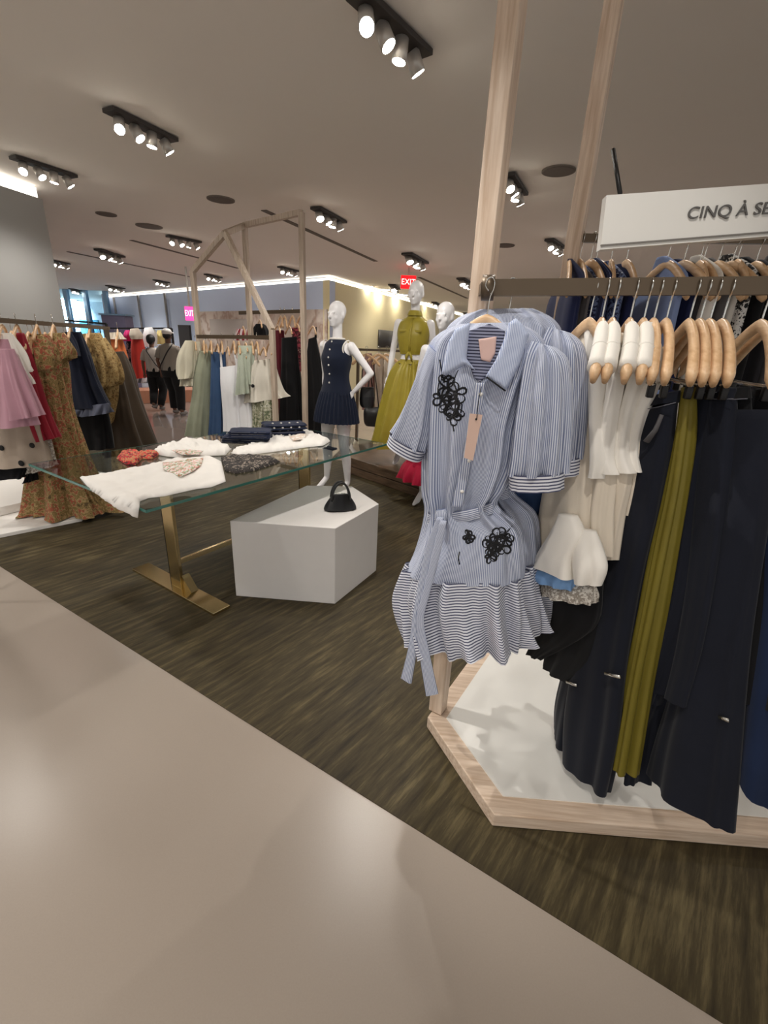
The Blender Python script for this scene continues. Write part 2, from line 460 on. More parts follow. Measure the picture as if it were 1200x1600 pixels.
# ceiling slots, speakers
def slot(a, b, nm):
    p, q = atz(*a, CZ), atz(*b, CZ); bm = bmesh.new(); beam(bm, p-Vector((0, 0, .003)), q-Vector((0, 0, .003)), .09, .012)
    struct(nm, bm, plain('slot_dark', (96, 86, 76), .7))
slot((412, 328), (587, 408), 'trim_5'); slot((205, 375), (372, 419), 'trim_6'); slot((106, 393), (300, 433), 'trim_7'); slot((655, 433), (730, 466), 'trim_8')
M_spk = plain('speaker_grille', (120, 110, 100), .8)
for (x, y, rr, lb) in ((873, 266, .155, 'round grey ceiling speaker between the two wooden posts'), (345, 311, .17, 'round grey ceiling speaker above the middle rack frame'),
                   (233, 353, .2, 'round grey ceiling speaker left of the middle rack frame'), (166, 334, .14, 'small grey ceiling grille nearest the glowing left wall'), (789, 383, .16, 'round grey ceiling speaker just right of the front wooden post')):
    p = atz(x, y, CZ)
    t = thing('ceiling_speaker', lb, 'ceiling speaker', p, 'ceiling speakers')
    obj('rim', cyl(bmesh.new(), p-Vector((0, 0, .012)), p, rr, n=32), M_spk, t, False)
    obj('grille', cyl(bmesh.new(), p-Vector((0, 0, .016)), p-Vector((0, 0, .004)), rr*.9, n=32), plain('speaker_mesh', (108, 98, 90), .9), t, False)
# track lights
M_lens = emit('lamp_lens', (255, 246, 230), 42)
M_house = plain('track_housing', (58, 52, 48), .6); M_can = plain('lamp_can', (196, 190, 182), .35, .4)
def make_track():
    t = thing('track_light', 'tmp', 'track light', (0, 0, 0), 'recessed track lights')
    obj('housing', B((0, 0, -.022), (.72, .15, .03), bevel=.004), M_house, t, False)
    for i, (x, ax, ay) in enumerate(((-.26, -.5, -.55), (-.08, .2, -.6), (.09, -.1, .1), (.26, .5, -.3))):
        d = Vector((ax, ay, -1)).normalized(); p = Vector((x, 0, -.085))
        l_ = obj('lamp', cyl(bmesh.new(), p-d*.05, p+d*.055, .046, .05), M_can, t)
        obj('lens', cyl(bmesh.new(), p+d*.05, p+d*.058, .043), M_lens, l_)
    return t
TR = [((566, -12), (655, 72), 'nearest track light at the top of the view'), ((168, 165), (270, 215), 'four lamp track light up left of the room'), ((46, 250), (92, 265), 'track light close to the glowing left wall'),
      ((490, 320), (537, 346), 'track light right of the tallest middle frame post'), ((264, 367), (310, 376), 'track light left of the sloping frame beam'), ((150, 387), (192, 400), 'track light over the aisle left of the frame'),
      ((80, 405), (106, 411), 'track light by the edge of the left wall'), ((320, 427), (346, 433), 'track light seen inside the sloping frame'), ((435, 415), (466, 423), 'bright track light seen through the tall frame'),
      ((240, 436), (264, 441), 'far track light over the couple walking'), ((166, 445), (194, 450), 'far track light over the long back aisle'), ((106, 449), (130, 455), 'farthest track light above the blue window'),
      ((634, 393), (664, 410), 'track light above the tallest mannequin head'), ((716, 431), (738, 444), 'small track light left of the front wooden post'), ((793, 266), (817, 302), 'track light just right of the front wooden post'),
      ((857, 371), (880, 386), 'track light left of the rear wooden post'), ((608, 440), (624, 453), 'track light over the beige wall left of the red exit sign'), ((670, 466), (690, 479), 'track light between the two right mannequins'), ((716, 482), (738, 495), 'track light over the far end of the beige wall')]
tp = make_track()
for i, (a, b, lb) in enumerate(TR):
    p, q = atz(*a, CZ), atz(*b, CZ); c = (p+q)/2; c.z = CZ
    L = min(max((q-p).length, .5), 1.2)
    rz = math.atan2((q-p).y, (q-p).x)
    o = tp if i == 0 else copy_tree(tp, c, rz)
    o.location = c; o.rotation_euler.z = rz; s = max(.85, L/.8); o.scale = (s, s, 1 if s < 1.2 else 1.2)
    o['label'] = 'recessed '+lb
for (x, y, lb) in ((573, 444, 'nearest to the wall corner'), (600, 449, 'second from the wall corner'), (628, 457, 'left of the red exit sign'), (664, 470, 'behind the tallest mannequin'), (700, 486, 'nearest the far end of the wall')):
    p = atz(x, y+3, CZ)
    t = thing('downlight', 'square flush downlight over the beige wall, '+lb, 'downlight', p, 'flush downlights along the beige wall')
    obj('trim_ring', B(p-Vector((0, 0, .01)), (.36, .36, .02), .4), M_can, t, False); obj('lens', B(p-Vector((0, 0, .02)), (.3, .3, .012), .4), M_lens, t, False)
# ---- text
def text(s, size, mat, parent, name='lettering', ext=.002, loc=None, rot=None, sx=1):
    c = bpy.data.curves.new('t', 'FONT'); c.body = s; c.size = size; c.extrude = ext; c.align_x = 'CENTER'; c.align_y = 'CENTER'
    o = bpy.data.objects.new('t', c); COL.objects.link(o)
    dg = bpy.context.evaluated_depsgraph_get(); me = bpy.data.meshes.new_from_object(o.evaluated_get(dg)); bpy.data.objects.remove(o)
    bm = bmesh.new(); bm.from_mesh(me); bpy.data.meshes.remove(me)
    bmesh.ops.transform(bm, matrix=Matrix.Translation(loc) @ rot.to_4x4() @ Matrix.Diagonal((sx, 1, 1, 1)), verts=bm.verts)
    return obj(name, bm, mat, parent, False)
def upright(u):
    u = Vector(u).normalized(); z = Vector((0, 0, 1)); return Matrix((u, z, u.cross(z))).transposed()
def exit_sign(x, y, Y, w, h, lb, c):
    p = aty(x, y, Y)
    t = thing('exit_sign', lb, 'exit sign', p)
    obj('case', B(p, (w, .06, h), bevel=.008), emit('exit_'+lb[:4], c, 1.3), t, False)
    obj('bracket', B(p+Vector((0, .02, h/2+(CZ-p.z-h/2)/2)), (.04, .03, CZ-p.z-h/2)), M_can, t, False)
    text('EXIT', h*.62, emit('exit_letter', (255, 215, 205), 1.6), t, loc=p+Vector((0, -.034, 0)), rot=upright((1, 0, 0)), sx=min(1, w/(h*1.35)))
exit_sign(638, 441, 11.5, .34, .27, 'red illuminated exit sign hanging above the tallest mannequin', (255, 12, 22))
exit_sign(296.5, 490, 13, .24, .34, 'pink glowing exit sign beside the left post of the middle frame', (255, 70, 150))
# ================================================================== FIXTURES
# ---- right rack: pale wooden post frame on a hexagonal base
PZ = .06
LL, L2, L3, CC, RR = (atz(*p, PZ) for p in ((668, 1120), (765, 988), (845, 958), (772, 1273), (1200, 1308)))
d2 = (RR-CC).normalized(); d1 = (CC-LL).normalized(); db = (L2-LL).normalized()
RE = CC + d2*1.35
R2_ = RE + db*.75; L3_ = L2 + d2*1.3
outer = [LL, CC, RE, R2_, L2 + d2*1.15, L2]
t_rack = thing('garment_rack', 'tall pale wooden post rack on a hexagonal white base behind the striped dress', 'clothes rack', (CC.x+.5, CC.y+.4, 0))
bm = prism([(p.x, p.y) for p in outer], .006, PZ, .004); obj('base_frame', bm, M_palef, t_rack, False)
cx = sum(p.x for p in outer)/6; cy = sum(p.y for p in outer)/6
def inset(poly, w):
    n = len(poly); out = []
    for i in range(n):
        p0, p1, p2 = poly[i-1], poly[i], poly[(i+1) % n]
        e1 = (p1-p0); e2 = (p2-p1); e1.z = e2.z = 0; e1.normalize(); e2.normalize()
        n1 = Vector((-e1.y, e1.x, 0)); n2 = Vector((-e2.y, e2.x, 0)); b = (n1+n2).normalized()
        out.append(p1 + b*(w/max(.3, b.dot(n1))))
    return out
obj('base_panel', prism([(p.x, p.y) for p in inset(outer, .068)], PZ-.002, PZ+.004), plain('inset_white', (232, 230, 224), .6, var=.02), t_rack, False)
P1 = atz(684, 1108, PZ); P1.z = 0
pa = math.atan2(db.y, db.x)
ptop = 3.0
obj('front_post', B((P1.x, P1.y, (PZ+.004+ptop)/2), (.058, .058, ptop-PZ-.004), pa, bevel=.003), M_pale, t_rack, False)
P2 = aty(922, 230, 2.12)
obj('rear_post', B((P2.x, P2.y, (.006+ptop)/2), (.058, .058, ptop-.006), pa, bevel=.003), M_pale, t_rack, False)
RA, RB = Vector((.274, 1.405, 1.654)), Vector((1.5, 1.19, 1.69))
RD = (RB-RA).normalized()
def railp(px):  # point of the hanging bar at picture column px
    f = plane(RA, math.degrees(math.atan2(RD.y, RD.x))); q = f(px, 449); return q
bar = obj('hanging_bar', beam(bmesh.new(), RA-RD*.0, RB, .02, .042), M_bronze, t_rack, False)
bm = cyl(bmesh.new(), RA-RD*.03, RA+RD*.004, .033, n=28); obj('end_cap', bm, M_bronze, t_rack)
bm = beam(bmesh.new(), Vector((P1.x, P1.y, RA.z)), RA-RD*.02, .024, .03); obj('bar_bracket', bm, M_bronze, t_rack, False)
obj('cross_beam', beam(bmesh.new(), (P1.x, P1.y, ptop-.02), (P2.x, P2.y, ptop-.02), .055), M_pale, t_rack, False)
# upper rear bar carrying the blue garments
Q1 = aty(897, 372, 2.12); Q2 = Q1 + Vector((1.6, -.16, .02))
rb = obj('rear_hanging_bar', beam(bmesh.new(), Q1, Q2, .02, .03), M_bronze, t_rack, False)
# ---- shop sign standing over the bar
sp = plane((.9, 1.30, 1.8), -7)
c4 = [sp(948, 305), sp(1240, 284), sp(1240, 366), sp(938, 390)]
t = thing('brand_sign', 'white shop sign with grey capital letters above the bronze hanging bar', 'sign', (c4[3]+c4[2])/2)
bm = bmesh.new(); n_ = sp.n*.035
fr = [bm.verts.new(p) for p in c4]; bk = [bm.verts.new(p+n_) for p in c4]
bm.faces.new(fr); bm.faces.new(bk[::-1])
for i in range(4): bm.faces.new((fr[i], fr[(i+1) % 4], bk[(i+1) % 4], bk[i]))
obj('board', bm, plain('sign_white', (226, 224, 218), .5, var=.01), t, False)
ux = (c4[1]-c4[0]).normalized()
e0, e1 = sp(938, 384), sp(1240, 360)
bm = beam(bmesh.new(), e0-sp.n*.002, e1-sp.n*.002, .003, .004); obj('lower_ledge', bm, plain('ledge_grey', (120, 116, 110), .5), t, False)
tc = sp(1170, 328.5)
text('CINQ À SEPT', .0365, plain('letter_grey', (96, 94, 92), .5), t, loc=sp(1153, 329.5)-sp.n*.003, rot=upright(ux), sx=1.08)
bm = tube(bmesh.new(), [sp(969, 303, .015), sp(958, 234, .1)], .0055); obj('support_rod', bm, M_black, t)
for x in (1222,):
    a = sp(x, 387 if x < 1000 else 369, .017); bb = railp(x+4); 
    obj('foot_rod', tube(bmesh.new(), [a, Vector((a.x, bb.y+.0, bb.z+.02))], .004), M_bronze, t)
# ---- glass table on two brass pedestals
TZ = .76
NL = atz(228, 797, TZ); tdir = (atz(605, 693, TZ)-NL); tdir.z = 0; TL = tdir.length; tdir.normalize()
tw = Vector((-tdir.y, tdir.x, 0)); TW = 1.19
NR, FR, FL = NL+tdir*TL, NL+tdir*TL+tw*TW, NL+tw*TW
tc = (NL+FR)/2
t = thing('glass_table', 'long glass topped display table on two brass pedestals beside the white plinth', 'table', (tc.x, tc.y, 0))
m, nt, bb = nodes('table_glass'); bb.inputs['Base Color'].default_value = (.86, .95, .93, 1); bb.inputs['Transmission Weight'].default_value = 1; bb.inputs['Roughness'].default_value = .01; bb.inputs['IOR'].default_value = 1.45
obj('glass_top', prism([(p.x, p.y) for p in (NL, NR, FR, FL)], TZ-.014, TZ, .002), m, t, False)
m2, nt, bb = nodes('glass_edge_green'); bb.inputs['Base Color'].default_value = lin((88, 158, 146)); bb.inputs['Roughness'].default_value = .1; bb.inputs['Transmission Weight'].default_value = .5
bm = bmesh.new()
for p, q in ((NL, NR), (NR, FR), (FR, FL), (FL, NL)):
    o_ = (p+q)/2-tc; o_.z = 0
    beam(bm, Vector((p.x, p.y, TZ-.007)), Vector((q.x, q.y, TZ-.007)), .004, .013)
obj('glass_edge', bm, m2, t, False)
fn, ff = (atz(345, 956, 0), atz(222, 889, 0)); fc = (fn+ff)/2; fw = (ff-fn).normalized()
def pedestal(c):
    yaw = math.atan2(fw.y, fw.x)
    ft = obj('foot', B((c.x, c.y, .013), (.86, .115, .018), yaw, bevel=.002), M_brass, t, False)
    obj('column', B((c.x, c.y, (TZ-.03+.022)/2), (.105, .022, TZ-.03-.022), yaw, bevel=.002), M_brass, t, False)
    obj('column_edge', B((c.x-tdir.x*.0+fw.x*.0545, c.y+fw.y*.0545, (TZ-.03+.022)/2), (.004, .024, TZ-.05), yaw), M_black, t, False)
    obj('top_bracket', B((c.x, c.y, TZ-.022), (.62, .05, .014), yaw), M_black, t, False)
    k = c - fw*.085 
    bm = bmesh.new(); k = c - fw*.1
    v = [bm.verts.new(x) for x in (k+fw*.045+Vector((0, 0, .022)), k-fw*.04+Vector((0, 0, .022)), k+fw*.045+Vector((0, 0, .11)))]
    g = bmesh.ops.extrude_face_region(bm, geom=[bm.faces.new(v)])
    bmesh.ops.translate(bm, verts=[e for e in g['geom'] if isinstance(e, bmesh.types.BMVert)], vec=tdir*.05)
    obj('gusset', bm, M_brass, t, False)
pedestal(fc); fc2 = fc + tdir*1.16; pedestal(fc2)
a, b = fc + Vector((0, 0, .19)) - fw*.02, fc2 + Vector((0, 0, .19)) - fw*.02
obj('stretcher', beam(bmesh.new(), a, b, .02, .03), M_brass, t, False)
# ---- white five sided plinth
ZC = .5
A_, B_, C_ = (-.885, 2.42), (-.272, 2.378), (-.037, 2.83)
D_, E_ = (-.244, 3.19), (-.57, 3.16)
t = tag(obj('display_plinth', prism((A_, B_, C_, D_, E_), .004, ZC, .004), plain('plinth_white', (222, 218, 214), .6, var=.03), smooth=False), 'white faceted plinth under the black handbag', 'plinth')
# ---- black handbag
hb = atz(531, 799, ZC); hb.y += .03
t = thing('handbag', 'small black leather handbag standing on the white faceted plinth', 'handbag', (hb.x, hb.y, ZC))
yw = 18
obj('bag_body', hangloft(hb.x, hb.y, [(ZC+.106, .03, .008), (ZC+.10, .05, .014), (ZC+.07, .075, .028), (ZC+.03, .098, .042), (ZC+.004, .1, .046), (ZC+.002, .07, .03)], yw, m=20, cap_bot=True, amp=.002), M_leather, t)
u_ = Vector((math.cos(math.radians(yw)), math.sin(math.radians(yw)), 0)); v_ = Vector((-u_.y, u_.x, 0))
for s in (-1, 1):
    pts = [hb*1.0 + u_*(.058*math.cos(a)) + v_*(s*.018) + Vector((0, 0, .065+.115*math.sin(a))) for a in [PI*i/14 for i in range(15)]]
    obj('handle', tube(bmesh.new(), pts, .0065, flat=1.3), M_leather, t)
obj('zip', tube(bmesh.new(), [hb+u_*x+Vector((0, 0, .107)) for x in (-.028, 0, .028)], .003), M_steel, t)
# ---- brown stepped plinth of the mannequins
g0, g1 = atz(560, 746, 0), atz(655, 779, 0); gd = (g1-g0).normalized(); gn = Vector((-gd.y, gd.x, 0))
pt0 = g1 + gn*1.2
M_walnut = wood('walnut_plinth', (70, 54, 40), (112, 90, 70), .4, (2, 2, 18))
pl = [g1-gd*1.25, g1, g1+gn*1.3, g1+gn*1.3-gd*1.6, g1-gd*1.6+gn*.4]
PT = height_at(g1.x, g1.y, 749)
t = thing('mannequin_platform', 'low dark walnut two layer platform under the olive dressed mannequin', 'platform', (g1.x, g1.y, 0))
ctr = sum(pl, Vector())/5
obj('lower_slab', prism([((p.x-ctr.x)*.99+ctr.x, (p.y-ctr.y)*.99+ctr.y) for p in pl], .006, PT*.47, .006), M_walnut, t, False)
obj('upper_slab', prism([(p.x, p.y) for p in pl], PT*.5, PT, .006), M_walnut, t, False)
# ---- middle rack: bent pale frame
def mf(x, y, Y): return aty(x, y, Y)
f1, f2, f3, f4, f5 = mf(301, 424, 6.35), mf(352, 364, 6.1), mf(382, 352, 6.6), mf(471, 332, 5.9), mf(425, 515, 5.75)
t = thing('garment_rack', 'pale wooden house shaped rack frame behind the glass table', 'clothes rack', (f5.x, f5.y, 0)); t_mid = t
M_fr2 = wood('pale_grey_wood', (172, 154, 136), (204, 188, 170), .5)
def leg(p, nm='upright', z1=None): obj(nm, beam(bmesh.new(), (p.x, p.y, .002), (p.x, p.y, (z1 or p.z)), (.056)), M_fr2, t, False)
leg(f1); leg(f3); leg(f4); leg(f5, 'bent_upright')
obj('sloping_beam', beam(bmesh.new(), f1, f2, (.056)), M_fr2, t, False); obj('ridge_beam', beam(bmesh.new(), f2, f3, (.056)), M_fr2, t, False)
obj('top_beam', beam(bmesh.new(), f3, f4, (.056)), M_fr2, t, False); obj('diagonal_brace', beam(bmesh.new(), f5, f2, (.056)), M_fr2, t, False)
MR1, MR2 = aty(308, 526, 6.2), aty(428, 527, 5.9)
obj('hanging_bar', beam(bmesh.new(), MR1, MR2, .03, .045), M_bronze, t, False)
MU1, MU2 = aty(374, 489, 6.9), aty(476, 486, 6.4)
obj('upper_hanging_bar', beam(bmesh.new(), MU1, MU2, .03, .045), M_bronze, t, False)
bm = prism([(f5.x-.3, f5.y-.2), (f4.x+.35, f4.y-.2), (f4.x+.5, f3.y+.4), (f1.x-.1, f3.y+.4), (f1.x-.1, f1.y-.2)], .003, .05, .004)
obj('base', bm, M_pale, t, False)
# ---- left rack: white stepped base and bar
l0, l1 = atz(0, 842, 0), atz(102, 821, 0); ld = (l1-l0).normalized(); ln = Vector((-ld.y, ld.x, 0))
t = thing('rack_platform', 'white two step rack platform under the floral dresses at left', 'platform', (l0.x, l0.y, 0)); t_left = t
lp = [l0-ld*1.2, l1+ld*.12, l1+ld*.75+ln*1.1, l1+ld*.5+ln*1.6, l0-ld*1.2+ln*1.6]
obj('lower_step', prism([(p.x, p.y) for p in lp], .005, .035, .004), M_white, t, False)
u0 = atz(0, 806, .04); u1 = atz(45, 795, .04); ud = (u1-u0).normalized(); un = Vector((-ud.y, ud.x, 0))
up_ = [u0-ud*1.0, u1+ud*.05, u1+ud*.45+un*.7, u0-ud*1.0+un*1.0]
obj('upper_step', prism([(p.x, p.y) for p in up_], .038, .11, .004), M_white, t, False)
LR1, LR2 = aty(-60, 496, 2.75), aty(170, 513, 4.9)
LRD = (LR2-LR1)
t = thing('hanging_rail', 'dark hanging rail carrying the crowded dresses along the left wall', 'clothes rail', (LR1.x, LR1.y, .11))
obj('bar', beam(bmesh.new(), LR1-LRD*.25, LR2, .022, .03), M_bronze, t, False)
for k in (-.24, .97):
    p = LR1+LRD*k; obj('post', B((p.x, p.y, (p.z+.036)/2), (.03, .03, p.z-.036)), M_bronze, t, False) if k > 0 else obj('post', B((p.x, p.y, p.z/2), (.03, .03, p.z-.004)), M_bronze, t, False)
# far dark rail in front of the window
t = thing('hanging_rail', 'thin dark empty rail in front of the blue window', 'clothes rail', aty(105, 600, 8.5))
a, b = aty(96, 500, 8.5), aty(166, 506, 8.5)
obj('bar', beam(bmesh.new(), a, b, .03), M_black, t, False)
for p in (a, b): obj('post', beam(bmesh.new(), (p.x, p.y, .002), p, .03), M_black, t, False)
# ================================================================== HANGERS
def make_hanger(name, clips=False):
    t = thing(name, 'tmp', 'hanger', (0, 0, 0))
    pts = [(-.004, 0, -.012), (-.019, 0, .002), (-.012, 0, .018), (.004, 0, .022), (.016, 0, .012), (.015, 0, -.008), (.004, 0, -.03), (0, 0, -.085)]
    obj('hook', tube(bmesh.new(), crom([Vector(p) for p in pts], 24), .0023, 6), M_steel, t)
    P = []; r = []
    for i in range(23):
        s = -1+2*i/22; a = abs(s)
        P.append(Vector((.205*s, -.018*a*a, -.088-.03*a-.11*a**1.7))); r.append(.0165+.006*a**2 if a < .98 else .012)
    obj('shoulder_bar', tube(bmesh.new(), P, r, 12, flat=.62, up=Vector((0, 0, 1))), M_hang, t)
    if clips:
        obj('clip_bar', tube(bmesh.new(), [(-.16, 0, -.235), (.16, 0, -.235)], .0035, 8), M_steel, t)
        for s in (-.16, .16): obj('clip_stem', tube(bmesh.new(), [(s, 0, -.18), (s, 0, -.235)], .0025, 6), M_steel, t)
        for s in (-.145, .145): obj('clip', B((s, 0, -.25), (.02, .016, .036), bevel=.003), M_black, t)
    return t
HP = [make_hanger('coat_hanger'), make_hanger('clip_hanger', True)]; HUSED = [False, False]
def hanger(loc, yaw, what, group, clips=False, sc=1.0):
    i = 1 if clips else 0
    if not HUSED[i]: o = HP[i]; HUSED[i] = True; o.location = loc; o.rotation_euler.z = math.radians(yaw); o.scale = sc if isinstance(sc, tuple) else (sc,)*3
    else: o = copy_tree(HP[i], loc, math.radians(yaw), sc if isinstance(sc, tuple) else (sc,)*3)
    tag(o, ('pale wooden clip hanger holding the ' if clips else 'pale wooden hanger holding the ')+what, 'hanger', group)
    return o
def arm_pt(loc, yaw, s, up=0.0, sc=1.0):
    a = abs(s); y = math.radians(yaw); l_ = Vector((.205*s, -.018*a*a, -.088-.03*a-.11*a**1.7+up))*sc
    return Vector(loc)+Vector((l_.x*math.cos(y)-l_.y*math.sin(y), l_.x*math.sin(y)+l_.y*math.cos(y), l_.z))
def off(pm, d):
    def f(x, y, o=0.0): return pm(x, y, o+d)
    f.n = pm.n; f.u = pm.u; return f
# ================================================================== STRIPED SHIRT DRESS
M_st = stripes('fine_blue_stripe', (218, 222, 233), (126, 136, 166), .0058, 'u', .5)
M_stw = stripes('wide_navy_stripe', (230, 231, 238), (78, 82, 108), .0092, 'v', .42)
M_collar = stripes('pale_chambray', (206, 214, 232), (150, 164, 200), .004, 'u', .4)
M_emb = plain('black_embroidery', (14, 14, 18), .8)
M_tag = plain('pink_card', (216, 184, 168), .6, var=.03)
def on_surface(bms):
    trees = [BVHTree.FromBMesh(b) for b in bms]
    def mp(x, y):
        d = ray(x, y).normalized(); best = None
        for tr in trees:
            h = tr.ray_cast(O, d)
            if h[0] is not None and (best is None or h[3] < best[3]): best = h
        if best is None: return None
        n = best[1] if best[1].dot(d) < 0 else -best[1]
        return best[0], n
    return mp
def shirt_dress(dx, dpm, label, full, group, dy=0):
    pm = dpm; sh = lambda rows: [(a+dx, b+dy, c+dx, d+dy) for a, b, c, d in rows]
    root = thing('shirt_dress', label, 'dress', pm(720+dx, 640) , group); root.location.z = .44
    body_rows = sh([(722, 506, 806, 504), (690, 521, 838, 522), (673, 546, 848, 552), (670, 600, 826, 615), (669, 660, 810, 665), (668, 720, 801, 722), (669, 765, 784, 762), (673, 795, 770, 790), (664, 830, 806, 824), (650, 865, 815, 862), (637, 888, 818, 900)])
    bb = gar(body_rows, pm, [.018, .045, .06, .072, .075, .07, .06, .05, .075, .095, .1], k=(8, 13), amp=.016, ampf=lambda t: .25+1.25*t if t < .65 else max(.18, 1.06-2.5*(t-.65)), n=140, m=60, seed=3)
    rb = gar(sh([(637, 882, 818, 896), (626, 920, 823, 938), (632, 958, 826, 970), (642, 990, 828, 998)]), pm, [.1, .115, .125, .135], k=(11, 17), amp=.032, ampf=lambda t: .35+.65*t, hemz=.012, n=150, m=20, seed=5, cap_top=False)
    hit = on_surface([bb, rb]) if full else None
    lay = []
    if full:
        def curve(pts, r, up=.0035):
            q = [hit(x, y) for x, y in pts]; q = [a+b*up for a, b in [z for z in q if z]]
            return q if len(q) > 1 else None
        em = bmesh.new(); rnd = random.Random(4)
        def flower(cx, cy, s, n=5):
            ph = rnd.random()*6
            for k in range(n):
                a = ph+2*PI*k/n+rnd.uniform(-.4, .4); L = s*rnd.uniform(1.0, 1.7); w = L*rnd.uniform(.22, .42)
                pts = []
                for j in range(13):
                    u = 2*PI*j/12; x_ = L*.5*(1-math.cos(u)); y_ = w*math.sin(u)*(1-.35*math.cos(u))
                    pts.append((cx+x_*math.cos(a)-y_*math.sin(a), cy+x_*math.sin(a)+y_*math.cos(a)))
                q = curve(pts, 1)
                if q: tube(em, q, [.0011+.0021*abs(math.sin(PI*j/len(q)+k)) for j in range(len(q))], 6)
        for c in ((700, 606, 15), (691, 622, 11), (713, 615, 12), (701, 632, 14), (712, 640, 11), (707, 652, 8), (696, 590, 6)): flower(*c)
        for st in ([(694, 598), (690, 580), (687, 562)], [(706, 600), (712, 588), (716, 578)], [(704, 655), (708, 664), (709, 674)], [(688, 618), (684, 608), (686, 598)], [(712, 625), (722, 632), (720, 645)]):
            q = curve(st, 1); 
            if q: tube(em, q, .002, 6)
        lay.append(('embroidery', em, M_emb)); em = bmesh.new()
        def stems(L):
            for st in L:
                q = curve(st, 1)
                if q: tube(em, q, .002, 6)
        for c in ((768, 848, 11), (778, 838, 10), (785, 853, 11), (772, 862, 9), (790, 842, 8), (766, 868, 8), (774, 850, 9)): flower(*c)
        stems(([(785, 838), (795, 828), (800, 822)],)); lay.append(('embroidery', em, M_emb)); em = bmesh.new()
        flower(732, 838, 7); flower(733, 841, 6); stems(([(728, 828), (734, 834), (738, 845)],)); lay.append(('embroidery', em, M_emb)); em = bmesh.new()
        stems(([(718, 862), (716, 872), (718, 882)],)); lay.append(('embroidery', em, M_emb))
        lay.append(('shaded_yoke_patch', patch([(733, 517), (765, 506), (789, 517), (788, 545), (772, 578), (750, 597), (741, 590), (730, 560)], lambda x, y: (pm(x, y, -.07), -pm.n), .001, 4, 4, fold=0), stripes('shaded_yoke_stripe', (150, 154, 178), (46, 48, 68), .008, 'v', .4)))  # patch on the front, stripes darkened to paint the shaded neck inside
        lay.append(('placket', patch([(744, 598), (758, 598), (750, 650), (738, 720), (722, 792), (706, 792), (722, 720), (736, 650)], lambda x, y: (pm(x, y, -(.092-.014*(y-600)/190)), -pm.n), .0025, 4, 3, fold=0), M_st))
        lay.append(('neck_label', patch([(748, 530), (776, 526), (774, 552), (766, 566), (752, 562)], lambda x, y: (pm(x, y, -.0745), -pm.n), .0015, 4, 3, fold=0), plain('label_pink', (226, 190, 180), .7)))
        pc = lambda x, y: (pm(x, y, -.082), -pm.n)
        lay.append(('collar', patch([(735, 504), (712, 514), (701, 535), (690, 584), (697, 587), (727, 570), (743, 578), (729, 560), (732, 530)], pc, .012, 5, 8, fold=.001), M_collar))
        lay.append(('collar', patch([(806, 497), (818, 508), (827, 522), (812, 571), (791, 610), (759, 588), (775, 562), (786, 535), (795, 505)], pc, .012, 5, 8, fold=.001), M_collar))
        cb = tube(bmesh.new(), [pm(760, 589, -.1), pm(775, 600, -.1), pm(790, 611, -.1)], .0022, 6); lay.append(('collar_trim', cb, M_emb))
        bt = bmesh.new()
        for x, y in ((751, 616), (742, 668), (733, 720), (722, 768)):
            ell(bt, pm(x, y, -(.098-.014*(y-600)/190)), (.0055, .0055, .0055), 10)
        lay.append(('button', bt, M_white))
    obj('bodice', bb, M_st, root); obj('ruffle', rb, M_stw, root)
    for nm, b, m_ in lay: obj(nm, b, m_, root)
    # sleeves
    if full:
        obj('sleeve', gar(sh([(671, 538, 692, 556), (656, 580, 680, 594), (641, 618, 676, 636), (627, 652, 671, 676), (614, 675, 663, 706)]), off(pm, -.02), [.03, .05, .055, .055, .05], k=(6, 10), amp=.009, m=24, n=80, seed=1), M_st, root)
        obj('cuff', gar(sh([(612, 674, 666, 704), (607, 690, 657, 721)]), off(pm, -.02), [.056, .056], m=8, amp=0, cap_top=False), M_stw, root)
    sp_ = off(pm, -.045 if full else -.03)
    obj('sleeve', gar(sh([(836, 534, 862, 541), (824, 560, 882, 562), (814, 610, 889, 606), (806, 665, 888, 664), (801, 715, 884, 714), (797, 740, 881, 738)]), sp_, [.03, .058, .066, .066, .06, .05], k=(8, 13), amp=.0105, ampf=lambda t: .9-1.2*t+1.5*t*t, m=34, n=110, seed=2), M_st, root)
    obj('cuff', gar(sh([(795, 737, 883, 735), (796, 763, 881, 762)]), sp_, [.056, .056], m=8, n=70, k=(13, 19), amp=.0015, cap_top=False), M_stw, root)
    # belt
    obj('belt', gar(sh([(670, 799, 772, 781), (670, 807, 773, 789), (671, 815, 772, 798)]), pm, [.058, .064, .06], m=8, n=90, amp=.003, k=(7, 12), cap_top=False), stripes('belt_stripe', (224, 227, 236), (120, 128, 156), .0058, 'v', .5), root)
    if full:
        obj('belt_knot', gar(sh([(682, 797, 696, 795), (679, 806, 700, 804), (683, 817, 697, 816)]), off(pm, -.075), .017, m=8, n=24, cap_bot=True), M_st, root)
        tpm = off(pm, -.145)
        obj('belt_tail', gar(sh([(683, 808, 694, 808), (666, 850, 681, 852), (655, 905, 670, 908), (645, 960, 661, 964), (638, 1010, 653, 1014), (626, 1060, 644, 1068)]), tpm, .003, amp=.002, k=(2, 3), n=20, m=26), M_st, root)
        obj('belt_tail', gar(sh([(688, 812, 698, 814), (674, 870, 686, 872), (659, 930, 670, 932), (650, 968, 662, 970), (655, 1020, 670, 1018), (666, 1088, 684, 1084)]), off(pm, -.155), .003, amp=.002, k=(2, 3), n=20, m=26, seed=3), M_st, root)
        tg = off(pm, -.125)
        q4 = [(734, 646), (754, 648), (739, 720), (725, 715)]
        bm = bmesh.new(); fv = [bm.verts.new(tg(*p)) for p in q4]; bv = [bm.verts.new(tg(*p, .0025)) for p in q4]
        bm.faces.new(fv); bm.faces.new(bv[::-1])
